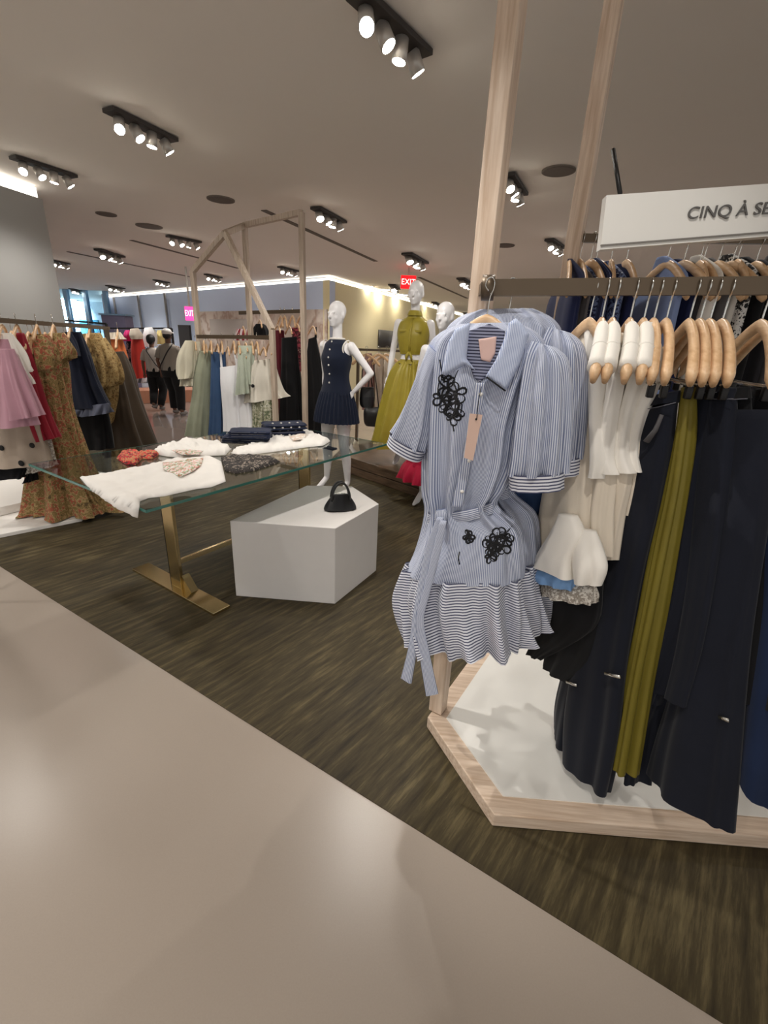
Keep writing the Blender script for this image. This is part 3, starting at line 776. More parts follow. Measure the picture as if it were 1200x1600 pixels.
        for i in range(4): bm.faces.new((fv[i], fv[(i+1) % 4], bv[(i+1) % 4], bv[i]))
        tgo = obj('price_tag', bm, M_tag, root, False)
        obj('tag_string', tube(bmesh.new(), [tg(745, 654, -.002), tg(748, 625), tg(752, 604)], .0012, 5), M_emb, tgo)
        obj('eyelet', ell(bmesh.new(), tg(744, 655, -.002), (.003, .003, .003), 8), M_emb, tgo)
    return root
dpA = plane((.262, 1.345, 1.5), -20)
shirt_dress(0, dpA, 'blue striped shirt dress with black flower embroidery at the front of the rack', True, 'blue striped shirt dresses')
hanger(dpA(766, 447, .0), -20, 'front striped shirt dress with black embroidery', 'hangers on the bronze bar', sc=(.66, .8, .95))
dpB = plane((.345, 1.45, 1.5), -24)
shirt_dress(25, dpB, 'second blue striped shirt dress half hidden right behind the embroidered one', False, 'blue striped shirt dresses', -22)
hanger(dpB(800, 447), -24, 'second striped shirt dress behind the embroidered one', 'hangers on the bronze bar', sc=(.66, .8, .95))
# ================================================================== REST OF THE RIGHT RACK
YR = -68
YH = -106
def onrail(px, dy=-.0): 
    p = railp(px); return plane(p+Vector((0, dy, 0)), YR)
M_cream = fabric('cream_crepe', (226, 214, 196), .85, .06); M_ivory = fabric('ivory_cotton', (240, 235, 226), .8, .04)
M_bluer = fabric('light_blue_cotton', (128, 168, 216), .8); M_lace = floral('ivory_lace', [(226, 218, 206), (150, 140, 128), (238, 232, 222)], 130, base=1)
M_blk = fabric('black_crepe', (15, 15, 18), .85); M_den = fabric('dark_navy_denim', (21, 25, 38), .85, .2); M_den2 = fabric('indigo_denim', (24, 40, 72), .85, .2)
M_olive = fabric('olive_gold_satin', (126, 114, 42), .45, .15, sheen=0); M_thread = plain('denim_stitch', (110, 110, 120), .7)
GR = 'hangers on the bronze bar'
# denim and check item behind the striped dresses
t = thing('checked_dress', 'blue denim dress with navy checked ruffle hem between the striped dresses and cream tops', 'dress', (.52, 1.45, .55))
kp = plane((.50, 1.52, 1), -40)
obj('skirt', gar([(815, 560, 850, 560), (808, 700, 850, 700), (802, 780, 850, 782), (800, 850, 852, 862)], kp, .05, amp=.008), fabric('mid_blue_denim', (58, 82, 122), .85, .15), t)
obj('ruffle', gar([(798, 846, 853, 860), (800, 890, 852, 905), (806, 925, 850, 936)], kp, .06, amp=.01, m=14), stripes('navy_check', (150, 156, 176), (40, 46, 74), .012, 'u', .5, check=True), t)
hanger(railp(930), -72, 'blue denim dress with checked hem', GR, sc=(.6, .8, 1))
# cream sleeveless tops with white edges
def cream_top(px, rows, trim, lb, what, seed, pep=None, dep=.03):
    pm = onrail(px); t = thing('cream_top', lb, 'top', railp(px)-Vector((0, 0, .9)), 'cream sleeveless tops on the bronze bar')
    obj('body', gar(rows, pm, dep, k=(5, 8), amp=.006, seed=seed, m=36), M_cream, t)
    obj('edge_trim', gar(trim, off(pm, -.012), .024, k=(3, 5), amp=.003, seed=seed+1, m=30, n=30), M_ivory, t)
    if pep: obj('peplum', gar(pep, pm, .05, k=(5, 9), amp=.009, seed=seed+4, m=14), M_ivory, t)
    sp_ = [arm_pt(railp(px), YH, .22+.06*i, .004) for i in range(12)]
    obj('shoulder', tube(bmesh.new(), sp_, [.017, .02, .022, .023, .0235, .024, .024, .0245, .025, .025, .026, .026], 14, flat=.8, up=Vector((0, 0, 1))), M_ivory, t)
    obj('armhole_edge', tube(bmesh.new(), [sp_[7], sp_[7]+(sp_[8]-sp_[7])*.25], [.0265, .0265], 14, flat=.8, up=Vector((0, 0, 1))), M_ivory, t)
    hanger(railp(px), YH, what, GR)
    return t, pm
t1, pm1 = cream_top(950, [(902, 512, 932, 512), (888, 560, 938, 560), (876, 620, 936, 640), (864, 690, 930, 700), (852, 760, 925, 770), (842, 815, 925, 830), (838, 850, 930, 870)],
    [(912, 506, 936, 508), (918, 545, 950, 545), (922, 580, 948, 588), (927, 640, 940, 640), (929, 720, 942, 720), (926, 745, 938, 748)],
    'cream sleeveless top with big white cuff and blue frill hem nearest the striped dresses', 'cream top with the blue frill hem', 11)
cf = off(pm1, -.05)
obj('cuff_bow', gar([(876, 802, 900, 806), (864, 830, 912, 838), (846, 862, 900, 876), (838, 882, 898, 906)], cf, [.02, .03, .035, .036], k=(3, 5), amp=.006, m=18), M_ivory, t1)
obj('cuff_bow', gar([(900, 824, 930, 830), (898, 850, 938, 856), (900, 885, 944, 888), (905, 910, 935, 915)], off(pm1, -.035), [.015, .03, .035, .03], k=(3, 5), amp=.008, m=18, seed=4), M_ivory, t1)
obj('blue_frill', gar([(838, 872, 900, 898), (832, 886, 897, 912), (829, 898, 896, 922)], off(pm1, -.03), .04, k=(9, 15), amp=.006, m=10, n=80), M_bluer, t1)
obj('lace_frill', gar([(836, 895, 930, 916), (842, 915, 930, 932), (850, 926, 926, 944)], off(pm1, -.0), .045, k=(9, 14), amp=.008, m=10, n=90), M_lace, t1)
cream_top(967, [(932, 520, 955, 520), (936, 580, 962, 590), (934, 650, 958, 660), (925, 730, 958, 740), (908, 800, 952, 805), (920, 860, 950, 870)],
    [(944, 515, 962, 516), (948, 555, 972, 556), (955, 590, 972, 596), (948, 650, 962, 650), (938, 710, 955, 712), (936, 738, 962, 742)],
    'cream sleeveless top with white edge, second from the striped dresses', 'second cream sleeveless top', 12)
cream_top(995, [(966, 520, 988, 520), (966, 580, 992, 585), (956, 650, 982, 655), (946, 735, 985, 740), (930, 800, 972, 805), (938, 870, 960, 875)],
    [(978, 506, 996, 507), (980, 545, 1008, 545), (990, 574, 1012, 578), (975, 640, 990, 640), (966, 700, 980, 704), (963, 738, 990, 740)],
    'cream sleeveless top with white edge, third from the striped dresses', 'third cream sleeveless top', 13)
cream_top(1017, [(990, 515, 1010, 516), (994, 580, 1016, 585), (985, 660, 1004, 665), (978, 730, 1000, 735), (965, 800, 985, 805)],
    [(1004, 502, 1018, 503), (1008, 545, 1032, 545), (1012, 572, 1036, 576), (996, 650, 1008, 650), (986, 700, 998, 702), (984, 735, 1004, 738)],
    'cream sleeveless top with white edge, nearest the dark jeans', 'fourth cream sleeveless top', 14)
# black shorts under the cream tops
pm = onrail(985, .02); t = thing('black_trousers', 'black cropped trousers hanging under the cream tops', 'trousers', railp(985)-Vector((0, 0, 1.1)))
obj('leg', gar([(870, 830, 945, 850), (852, 900, 940, 915), (840, 960, 925, 985), (829, 1018, 848, 1030)], pm, .03, amp=.005), M_blk, t)
obj('leg', gar([(880, 850, 955, 870), (870, 930, 945, 950), (858, 1000, 925, 1030), (852, 1038, 890, 1066)], off(pm, .03), .03, amp=.005, seed=5), M_blk, t)
# jeans and trousers
def jeans(px, name, lb, what, legs, mat, dep=.035, dy=0, waist=None, seed=0, group=None, clip=True, cat='jeans', knob=None, patchq=None, hs=None, hpx=None):
    pm = onrail(px, dy); t = thing(name, lb, cat, railp(px)-Vector((0, 0, 1.5)), group)
    for i, (rows, o_) in enumerate(legs):
        obj('leg', gar(rows, off(pm, o_), [dep*.6, dep, dep, dep*1.1, dep*1.25], k=(4, 7), amp=.011, seed=seed+i, m=34, zmin=.085), mat, t)
    if waist:
        obj('waistband', gar(waist, pm, dep*.8, amp=.001, m=6), mat, t)
        a, b, c, d = waist[-1]
        obj('stitching', tube(bmesh.new(), [pm(a+4, b+1, -dep*.9), pm((a+c)/2, (b+d)/2+2, -dep*1.02), pm(c-4, d+1, -dep*.9)], .0011, 5), M_thread, t)
    for k in knob or ():
        obj('clip_tag', tube(bmesh.new(), [pm(k[0]-k[2], k[1]-3, -dep*1.5), pm(k[0]+k[2], k[1]+3, -dep*1.5)], .006, 8, flat=.5), M_steel, t)
    if patchq:
        obj('leather_patch', gar(patchq, off(pm, -dep*1.0), .003, amp=0, m=4, sq=.3), plain('tan_leather', (104, 74, 58), .6), t)
    hanger(railp(hpx or px), YH if hs is None else hs, what, GR, clip)
    return t, pm
JW = 'dark flared jeans on the bronze bar'
tj, pj = jeans(1033, 'jeans', 'dark navy flared jeans beside the cream tops, with grey waist tie', 'dark flared jeans beside the cream tops',
    [([(992, 650, 1058, 628), (978, 720, 1045, 722), (956, 800, 1030, 806), (928, 900, 1006, 915), (904, 1020, 985, 1040), (888, 1110, 972, 1150), (884, 1190, 952, 1242)], 0),
     ([(1000, 640, 1050, 630), (960, 760, 1030, 770), (930, 860, 1000, 880), (900, 980, 960, 1000), (872, 1090, 930, 1130), (864, 1165, 905, 1202)], .05)],
    M_den, waist=[(1000, 622, 1063, 610), (996, 640, 1060, 628)], seed=20, group=JW, knob=[(957, 1055, 12), (893, 1068, 8)])
obj('waist_tie', tube(bmesh.new(), [pj(1034, 648, -.05), pj(1024, 672, -.055), pj(1010, 690, -.055)], [.006, .007, .01], 8, flat=.5), plain('grey_tie', (88, 86, 88), .7), tj)
jeans(1053, 'satin_trousers', 'olive gold satin trousers squeezed between dark jeans', 'olive gold satin trousers',
    [([(1067, 606, 1085, 604), (1062, 680, 1081, 680), (1045, 765, 1070, 765), (1024, 860, 1053, 862), (1006, 960, 1034, 965), (986, 1060, 1014, 1066), (962, 1190, 990, 1212)], 0)],
    M_olive, dep=.03, seed=30, cat='trousers')
jeans(1090, 'jeans', 'dark trousers just right of the olive satin pair, ending in narrow hems', 'dark trousers right of the olive pair',
    [([(1082, 610, 1124, 612), (1066, 700, 1112, 705), (1052, 800, 1100, 810), (1034, 920, 1084, 935), (1006, 1040, 1046, 1060), (984, 1130, 1012, 1150), (975, 1200, 1002, 1226)], .02),
     ([(1084, 620, 1124, 622), (1070, 740, 1116, 745), (1050, 880, 1104, 890), (1030, 1000, 1080, 1016), (1004, 1075, 1050, 1105)], .05)],
    M_den, waist=[(1082, 596, 1126, 594), (1080, 612, 1124, 612)], seed=40, group=JW)
jeans(1107, 'jeans', 'dark blue jeans in the middle of the jeans group with faint knee crease', 'dark blue jeans in the middle of the group',
    [([(1105, 620, 1150, 622), (1090, 740, 1150, 750), (1074, 880, 1136, 890), (1056, 990, 1118, 1010), (1036, 1080, 1095, 1104)], .0)],
    M_den, waist=[(1104, 606, 1150, 606), (1102, 622, 1150, 622)], seed=50, group=JW)
jeans(1123, 'jeans', 'black flared jeans with gold rivet hidden between blue jeans', 'black flared jeans with gold rivet',
    [([(1120, 622, 1172, 622), (1112, 740, 1180, 750), (1100, 860, 1170, 880), (1080, 980, 1150, 1000), (1060, 1060, 1130, 1090)], .02)],
    M_blk, waist=[(1120, 606, 1172, 604), (1118, 622, 1172, 622)], seed=55, group=JW)
jeans(1143, 'jeans', 'wide dark navy flared jeans reaching lowest over the wooden base edge', 'widest dark flared jeans',
    [([(1140, 640, 1210, 640), (1132, 760, 1204, 765), (1108, 880, 1186, 890), (1082, 980, 1170, 992), (1052, 1075, 1158, 1092), (1026, 1160, 1148, 1190), (1015, 1205, 1136, 1296)], -.02)],
    M_den, dep=.04, seed=60, group=JW, knob=[(1131, 1123, 8)])
jeans(1160, 'jeans', 'black jeans with tan leather patch at the right edge of the rack', 'black jeans with the leather patch',
    [([(1150, 615, 1260, 600), (1150, 740, 1270, 740), (1150, 880, 1270, 890), (1150, 1000, 1260, 1020), (1140, 1080, 1250, 1110)], .03)],
    M_blk, dep=.05, seed=70, group=JW, hpx=1206, patchq=[(1150, 644, 1174, 642), (1152, 668, 1172, 666)])
jeans(1186, 'jeans', 'indigo blue flared jeans cut by the right edge of the view', 'indigo jeans at the right edge',
    [([(1190, 640, 1270, 640), (1186, 800, 1270, 810), (1180, 940, 1270, 960), (1165, 1060, 1262, 1090), (1150, 1180, 1240, 1290)], .0)],
    M_den2, dep=.045, seed=80, group=JW, hpx=1228)
# ================================================================== REAR BAR GARMENTS
M_navyp = stripes('navy_pinstripe', (28, 34, 66), (96, 110, 150), .02, 'u', .16); M_navy = fabric('navy_cotton', (26, 34, 72), .85)
M_bp = floral('blue_print', [(30, 36, 70), (110, 128, 170), (40, 48, 84), (180, 190, 212)], 60)
M_gry = fabric('grey_wool', (98, 96, 98), .9); M_char = fabric('charcoal_wool', (44, 43, 47), .9); M_bwp = floral('black_white_print', [(20, 20, 22), (214, 212, 208), (26, 25, 28), (120, 118, 116)], 40)
M_sky = fabric('sky_blue_cotton', (140, 160, 206), .8)
RG = [(866, 884, M_navy, 'navy long shirt at the left end of the rear bar'), (880, 896, M_gry, 'grey blue shirt second from the left on the rear bar'), (893, 910, M_bp, 'blue printed shirt beside the rear post'),
      (906, 926, M_navyp, 'navy pinstriped dress on the rear bar left of the gap'), (924, 946, M_bp, 'blue patterned blouse left of the gap on the rear bar'), (943, 966, M_navy, 'plain navy shirt just left of the gap on the rear bar'),
      (1010, 1034, M_sky, 'sky blue shirt just right of the gap on the rear bar'), (1030, 1054, M_navy, 'navy blouse right of the sky blue shirt on the rear bar'), (1052, 1070, M_gry, 'grey jacket in the middle of the rear bar'),
      (1066, 1084, M_ivory, 'white shirt in the middle of the rear bar'), (1082, 1102, M_gry, 'pale grey knit between white shirts on the rear bar'), (1098, 1116, M_ivory, 'white blouse left of the printed dress on the rear bar'),
      (1112, 1136, M_bwp, 'black and white printed dress on the rear bar'), (1132, 1160, M_blk, 'black dress on the rear bar behind the sign corner'), (1156, 1184, M_char, 'charcoal coat on the rear bar near the right edge'), (1182, 1215, M_gry, 'grey striped jacket at the right end of the rear bar')]
for i, (a, b, m_, lb) in enumerate(RG):
    pm = yplane(2.12+.015*(i % 3)); top = 406-(a-866)*.03 + (i % 3)*5; w = b-a
    def sl(y): return -(y-top)*.16*((a-500)/400)
    rows = [(a+w*.3+sl(top), top, b-w*.2+sl(top), top), (a+6, top+34, b+5, top+34), (a+sl(480), 480, b+sl(480)+2, 480), (a+sl(600), 600, b+sl(600)+3, 600), (a+sl(700), 700, b+sl(700)+4, 700)]
    rows = [(x0+12, y0, x1+12, y1) for x0, y0, x1, y1 in rows]
    t = obj('hanging_shirt', gar(rows, pm, [.03, .14, .18, .17, .17], k=(5, 9), amp=.007, seed=90+i, m=26), m_, None); tag(t, lb, 'shirt', 'clothes on the rear bar')
    p = pm((a+b)/2+14, top); tt = (p.x-Q1.x)/(Q2.x-Q1.x); q = Q1.lerp(Q2, tt)
    hanger(Vector((q.x, q.y, max(q.z, p.z+.05))), -100+9*(i % 4), lb.replace(' on the rear bar',''), 'hangers on the rear bar', sc=(.9, .8, 1))
# ================================================================== LEFT RACK
M_pink = fabric('dusty_pink_knit', (196, 150, 164), .9, .1); M_taupe = fabric('taupe_cotton', (176, 160, 144), .9); M_red = fabric('crimson_silk', (152, 22, 44), .6)
M_flo = floral('gold_floral_print', [(92, 74, 44), (150, 124, 78), (128, 106, 62), (172, 146, 100), (166, 84, 64), (116, 100, 56), (176, 150, 110)], 30)
M_goldf = floral('gold_fringe', [(104, 80, 46), (150, 120, 72), (172, 146, 96), (120, 92, 54)], 55); M_brown = fabric('brown_taffeta', (66, 52, 36), .6, .2)
M_navyc = fabric('navy_tweed', (22, 28, 46), .9); M_orange = fabric('orange_chiffon', (220, 120, 70), .8); M_dot = plain('black_dot', (18, 16, 16), .8)
GL = 'hangers on the left rail'; GD = 'clothes on the left rail'
def railL(px):
    best = min((LR1.lerp(LR2, i/200) for i in range(201)), key=lambda p: abs((p.x/p.y) - (aty(px, 500, 1).x)))
    return best
def lg(name, lb, cat, mat, top, parts, Y=None, what=None, dots=(), dep=.06, hang=True, group=GD, rail=railL, gl=GL, zmin=.06, k=(6, 10), amp=.02):
    p = rail(top[0]); Y = Y or p.y
    pm = yplane(Y); t = thing(name, lb, cat, Vector((pm(*top).x, Y, 0)), group); t.location.z = pm(0, parts[-1][1][-1][1] if False else 700).z if False else 1.0
    for i, pt in enumerate(parts):
        nm, rows = pt[0], pt[1]; mm = pt[2] if len(pt) > 2 and pt[2] else mat; o_ = pt[3] if len(pt) > 3 else 0; am = pt[4] if len(pt) > 4 else amp
        dd = pt[5] if len(pt) > 5 else dep
        obj(nm, gar(rows, off(pm, o_), [dd*.5, dd, dd*1.1, dd*1.3], zmin=zmin, k=k, amp=am, seed=hash(lb) % 97+i if False else (len(lb)*7+i), m=30, n=72), mm, t)
    for (x, y, r) in dots: 
        q = pm(x, y, -dep*1.3-.012); bm = ell(bmesh.new(), q, (r, .008, r), 12); obj('black_dot', bm, M_dot, t)
    if hang:
        q = pm(*top); hanger(Vector((q.x, Y, q.z+.075)), -62, what or lb.split(' on ')[0], gl, sc=(.8, .8, .7))
    return t, pm
lg('knit_top', 'dusty pink long top at the left edge of the left rail', 'top', M_pink, (-8, 520), [('body', [(-30, 530, 12, 530), (-38, 580, 34, 578), (-42, 630, 45, 628), (-46, 672, 56, 664)]), ('sleeve', [(2, 545, 20, 545), (14, 600, 40, 598), (28, 655, 60, 650)], None, -.06)], what='dusty pink long top')
lg('blouse', 'white ruffle sleeve blouse behind the pink top', 'blouse', M_ivory, (4, 512), [('body', [(-16, 522, 16, 520), (-20, 560, 30, 556), (-20, 600, 34, 600)]), ('sleeve', [(4, 522, 18, 522), (14, 555, 34, 552), (24, 585, 42, 580)], None, -.05), ('cuff', [(26, 584, 42, 580), (30, 604, 46, 600)], None, -.05)], what='white ruffle sleeve blouse')
lg('skirt', 'taupe skirt with black dots below the pink top', 'skirt', M_taupe, (20, 560), [('skirt_body', [(-30, 600, 40, 600), (-36, 660, 62, 655), (-40, 700, 74, 696), (-44, 733, 84, 724)]), ('dark_hem', [(-44, 730, 40, 730), (-40, 750, 38, 746)], M_blk, .02)], hang=False, dots=((33, 724, .022), (2, 700, .02), (50, 696, .02), (48, 644, .02), (38, 660, .016)), Y=3.25)
lg('skirt', 'pale lace skirt with dark hem beside the taupe dotted skirt', 'skirt', M_lace, (54, 560), [('skirt_body', [(36, 600, 52, 596), (44, 660, 68, 656), (46, 720, 82, 716), (48, 738, 86, 730)]), ('dark_hem', [(44, 736, 56, 735), (46, 752, 56, 750)], M_blk, .02)], hang=False, Y=3.35)
lg('dress', 'crimson dress between the white blouse and the floral gowns', 'dress', M_red, (27, 512), [('body', [(18, 520, 36, 520), (22, 560, 48, 560), (36, 620, 64, 616), (48, 660, 76, 655), (58, 690, 88, 684)])], what='crimson dress')
lg('gown', 'long gold floral gown with flared hem, nearer of two', 'dress', M_flo, (58, 512), [('body', [(40, 522, 72, 522), (48, 560, 84, 560), (54, 600, 90, 598), (58, 650, 98, 646), (60, 700, 110, 698), (54, 750, 124, 748), (48, 790, 138, 786), (44, 808, 146, 806)], None, 0, .058), ('cap_sleeve', [(48, 524, 76, 524), (50, 560, 88, 556), (50, 580, 86, 576)], None, -.05)], what='nearer gold floral gown', dep=.09, zmin=.045, Y=3.5)
lg('gown', 'long gold floral gown with pointed cap sleeve behind the nearer one', 'dress', M_flo, (84, 512), [('body', [(70, 522, 100, 522), (74, 580, 104, 578), (78, 640, 106, 636), (88, 700, 124, 698), (96, 750, 146, 748), (102, 790, 170, 786), (104, 812, 180, 806)], None, 0, .058), ('cap_sleeve', [(74, 522, 98, 520), (76, 550, 110, 546), (80, 572, 108, 560)], None, -.06)], what='farther gold floral gown', dep=.09, zmin=.045, Y=3.62)
t, pm = lg('coat', 'navy coat with pale fringed hem left of the brown gown', 'coat', M_navyc, (110, 513), [('body', [(96, 520, 126, 518), (97, 555, 138, 552), (97, 600, 152, 596), (96, 640, 170, 634)], None, 0, .03), ('fringe', [(96, 638, 135, 640), (97, 648, 134, 650)], fabric('fringe_grey', (88, 92, 108), .9), -.06), ('fringe', [(134, 634, 170, 630), (136, 650, 171, 645)], fabric('fringe_grey', (88, 92, 108), .9), -.06), ('sleeve', [(90, 522, 110, 518), (92, 540, 122, 536), (110, 560, 130, 556)], None, -.05)], what='fringed navy coat', dep=.08)
lg('skirt', 'black long skirt below the fringed navy coat', 'skirt', M_blk, (140, 560), [('skirt_body', [(100, 630, 165, 626), (108, 670, 172, 665), (112, 702, 176, 700)])], hang=False, dep=.08, Y=4.15)
lg('fringe_jacket', 'gold fringed jacket between navy coat and brown gown', 'jacket', M_goldf, (140, 514), [('body', [(124, 522, 156, 520), (136, 560, 172, 556), (144, 600, 180, 596), (152, 650, 178, 646), (160, 668, 174, 664)], None, 0, .02), ('fringe_sleeve', [(140, 530, 164, 528), (148, 565, 182, 562), (152, 596, 188, 590), (158, 606, 182, 602)], None, -.08, .025)], what='gold fringed jacket', dep=.1)
lg('gown', 'dark brown strapless gown widening to the floor beside the aisle', 'dress', M_brown, (182, 530), [('body', [(177, 550, 190, 549), (180, 580, 200, 578), (178, 620, 212, 618), (172, 660, 226, 658), (166, 710, 246, 706)], None, 0, .03)], what='dark brown gown', dep=.16, Y=4.7)
lg('dress', 'orange ombre dress behind the brown gown', 'dress', M_orange, (184, 518), [('body', [(172, 528, 190, 526), (176, 560, 198, 556), (182, 600, 206, 598), (186, 640, 212, 640)]), ('cream_yoke', [(168, 520, 188, 519), (166, 530, 194, 530)], M_cream, -.04)], what='orange ombre dress', Y=5.1)
# plain wooden hanger shoulders crowding the left rail
for i, px in enumerate((14, 40, 48, 66, 74, 96, 104, 122, 132, 150)):
    p = railL(px); hanger(p, -66, 'clothes at the back of the left rail', GL, sc=(.7, .8, .8))['label'] = 'bare wooden hanger end showing among the dresses on the left rail'
# ================================================================== MIDDLE RACK
M_sage = fabric('sage_cotton', (156, 160, 138), .85); M_denb = fabric('faded_denim', (56, 82, 118), .85, .15); M_whitec = fabric('white_cotton', (232, 232, 234), .8, .05)
M_mint = fabric('mint_cotton', (190, 198, 180), .85); M_scal = fabric('ivory_scallop', (222, 216, 202), .85, .06); M_gfl = floral('green_floral', [(96, 108, 82), (150, 150, 124), (196, 194, 176), (84, 92, 70)], 30)
M_dred = fabric('wine_red', (92, 16, 32), .7); M_creamp = fabric('cream_organza', (212, 206, 184), .8, .08)
GM = 'clothes on the middle rack bar'; GHM = 'hangers on the middle rack bar'
def railM(px): return MR1.lerp(MR2, max(0, min(1, (px-308)/120)))
def railU(px): return MU1.lerp(MU2, max(0, min(1, (px-374)/102)))
kw = dict(group=GM, rail=railM, gl=GHM)
lg('blouse', 'cream puff sleeve blouse at the left end of the middle rack', 'blouse', M_creamp, (305, 536), [('body', [(296, 534, 312, 534), (294, 560, 316, 560), (296, 604, 314, 602)]), ('puff_sleeve', [(290, 532, 302, 532), (279, 556, 305, 554), (277, 580, 306, 578), (281, 592, 303, 590)], None, -.06, .014, .1), ('cuff', [(281, 590, 302, 588), (284, 603, 304, 602)], None, -.06)], what='cream puff sleeve blouse', **kw)
lg('dress', 'long sage green dress left of the blue denim dress', 'dress', M_sage, (322, 540), [('body', [(312, 548, 332, 548), (306, 580, 332, 580), (302, 620, 330, 620), (297, 650, 329, 650), (292, 678, 328, 682)], None, 0, .02)], what='long sage green dress', dep=.12, **kw)
lg('dress', 'long blue denim dress beside the sage green dress', 'dress', M_denb, (340, 540), [('body', [(330, 550, 352, 550), (330, 600, 354, 600), (329, 650, 354, 650), (327, 694, 354, 694)], None, 0, .016)], what='long blue denim dress', dep=.12, **kw)
lg('slip_dress', 'white slip dress with thin straps on the middle rack', 'dress', M_whitec, (356, 544), [('body', [(344, 574, 374, 570), (346, 600, 378, 600), (350, 640, 384, 640), (352, 672, 390, 670)], None, -.04, .016), ('strap', [(343, 550, 346, 550), (345, 577, 348, 576)], None, -.06, 0, .02), ('strap', [(364, 548, 367, 548), (369, 573, 372, 572)], None, -.06, 0, .02)], what='white slip dress', dep=.12, **kw)
lg('dress', 'plain white long dress behind the mint blouse', 'dress', M_whitec, (382, 548), [('body', [(368, 560, 392, 560), (370, 610, 396, 610), (372, 650, 402, 650), (374, 676, 404, 676)], None, .0, .016)], what='plain white long dress', dep=.1, **kw)
lg('blouse', 'mint green blouse with loose sleeve on the middle rack', 'blouse', M_mint, (384, 538), [('body', [(372, 540, 396, 540), (372, 565, 398, 565), (376, 600, 398, 600)], None, -.08), ('sleeve', [(372, 552, 384, 552), (371, 590, 388, 590), (370, 617, 390, 614)], None, -.13)], what='mint green blouse', **kw)
lg('top', 'ivory scalloped camisole with black bow on the middle rack', 'top', M_scal, (412, 545), [('body', [(392, 564, 428, 560), (389, 590, 434, 588), (388, 612, 440, 610), (387, 629, 448, 620)], None, -.0, .03), ('strap', [(398, 546, 401, 546), (402, 564, 405, 564)], None, -.06, 0, .02)], what='ivory scalloped camisole', dots=((395, 603, .022),), dep=.1, **kw)
lg('trousers', 'green floral trousers below the ivory scalloped camisole', 'trousers', M_gfl, (410, 600), [('leg', [(390, 616, 412, 616), (396, 640, 412, 640), (398, 668, 410, 668)], None, -.06), ('leg', [(408, 616, 428, 616), (412, 640, 426, 640), (413, 662, 424, 662)], None, -.06)], hang=False, dep=.05, **kw)
ku = dict(group='clothes on the upper bar of the middle rack', rail=railU, gl='hangers on the upper bar of the middle rack')
lg('top', 'black halter top high on the middle rack left of the bent post', 'top', M_blk, (406, 502), [('body', [(400, 506, 412, 506), (396, 516, 422, 516), (395, 530, 424, 531)])], what='black halter top', **ku)
lg('top', 'red and white striped top high on the middle rack', 'top', stripes('red_white_stripe', (226, 214, 212), (150, 40, 56), .09, 'u', .5), (380, 512), [('body', [(370, 514, 392, 514), (368, 522, 392, 522), (368, 532, 392, 532)])], what='red and white striped top', **ku)
lg('dress', 'wine red dress between bent post and black dresses', 'dress', M_dred, (434, 510), [('body', [(426, 516, 444, 516), (428, 560, 446, 560), (430, 620, 448, 620), (424, 670, 440, 672)])], what='wine red dress', **ku)
lg('dress', 'long black sleeveless dress just left of the tall upright', 'dress', M_blk, (452, 512), [('body', [(440, 528, 464, 526), (440, 570, 468, 570), (438, 620, 474, 620), (436, 672, 478, 670)], None, -.1, .02)], what='long black sleeveless dress', dep=.14, **ku)
lg('dress', 'wine red printed dress left of the tall upright', 'dress', floral('wine_print', [(96, 18, 36), (150, 60, 72), (70, 12, 26), (170, 130, 120)], 22), (464, 508), [('body', [(456, 512, 474, 512), (457, 530, 476, 530), (460, 580, 478, 580)])], what='wine red printed dress', **ku)
lg('slip_dress', 'long black slip dress hanging right of the tall upright', 'dress', M_blk, (489, 512), [('body', [(482, 530, 494, 526), (480, 560, 500, 556), (480, 600, 508, 596), (480, 640, 512, 636), (481, 676, 508, 678)], None, 0, .02), ('strap', [(493, 511, 495, 511), (491, 530, 495, 528)], None, -.02, 0, .02)], what='long black slip dress', Y=6.35, dep=.12, **ku)
for i, (px, u) in enumerate(((318, 0), (330, 0), (347, 0), (366, 0), (374, 0), (394, 0), (402, 0), (421, 0), (440, 1), (446, 1), (458, 1), (470, 1))):
    p = (railU if u else railM)(px); hanger(p+Vector((0, 0, .03)), -65, 'x', GHM)['label'] = 'bare wooden hanger arm angled on the '+('upper' if u else 'lower')+' bar of the middle rack'
# ================================================================== BACK OF THE SHOP
M_coral = fabric('coral_red', (206, 62, 52), .7); M_hot = fabric('hot_pink', (214, 44, 120), .7); M_lem = fabric('pale_yellow', (226, 206, 140), .8)
M_bfl = floral('black_floral', [(20, 20, 26), (36, 34, 44), (150, 120, 130), (24, 24, 30)], 12)
M_clay = plain('clay_bench', (176, 120, 92), .6)
def bk(name, lb, cat, mat, rows, Y, dep=.12, extra=()):
    pm = yplane(Y); t = thing(name, lb, cat, pm((rows[0][0]+rows[0][2])/2, rows[-1][1]), 'clothes at the far back wall')
    obj('body', gar(rows, pm, dep, amp=.02, m=16, n=40, zmin=.32), mat, t)
    for nm, r, mm, o_ in extra: obj(nm, gar(r, off(pm, o_), dep, amp=.015, m=12, n=32, zmin=.32), mm, t)
bk('dress', 'long coral red dress on the far back wall left of the walking couple', 'dress', M_coral, [(206, 525, 222, 524), (205, 550, 226, 550), (208, 575, 228, 572), (213, 592, 228, 590)], 11.2, extra=(('cream_yoke', [(204, 514, 216, 513), (203, 524, 222, 524), (207, 530, 220, 530)], M_cream, -.1),))
bk('top', 'hot pink top beside the coral red dress', 'top', M_hot, [(196, 516, 204, 516), (195, 524, 206, 524), (197, 533, 206, 533)], 11.3)
bk('dress', 'dark floral dress between orange and coral dresses', 'dress', M_bfl, [(198, 530, 206, 530), (199, 550, 208, 550), (203, 570, 212, 570), (206, 584, 213, 584)], 11.4)
bk('top', 'white ruffled top above the head of the person in a pale shirt', 'top', M_whitec, [(226, 512, 238, 511), (224, 524, 244, 522), (226, 542, 244, 541)], 11.6)
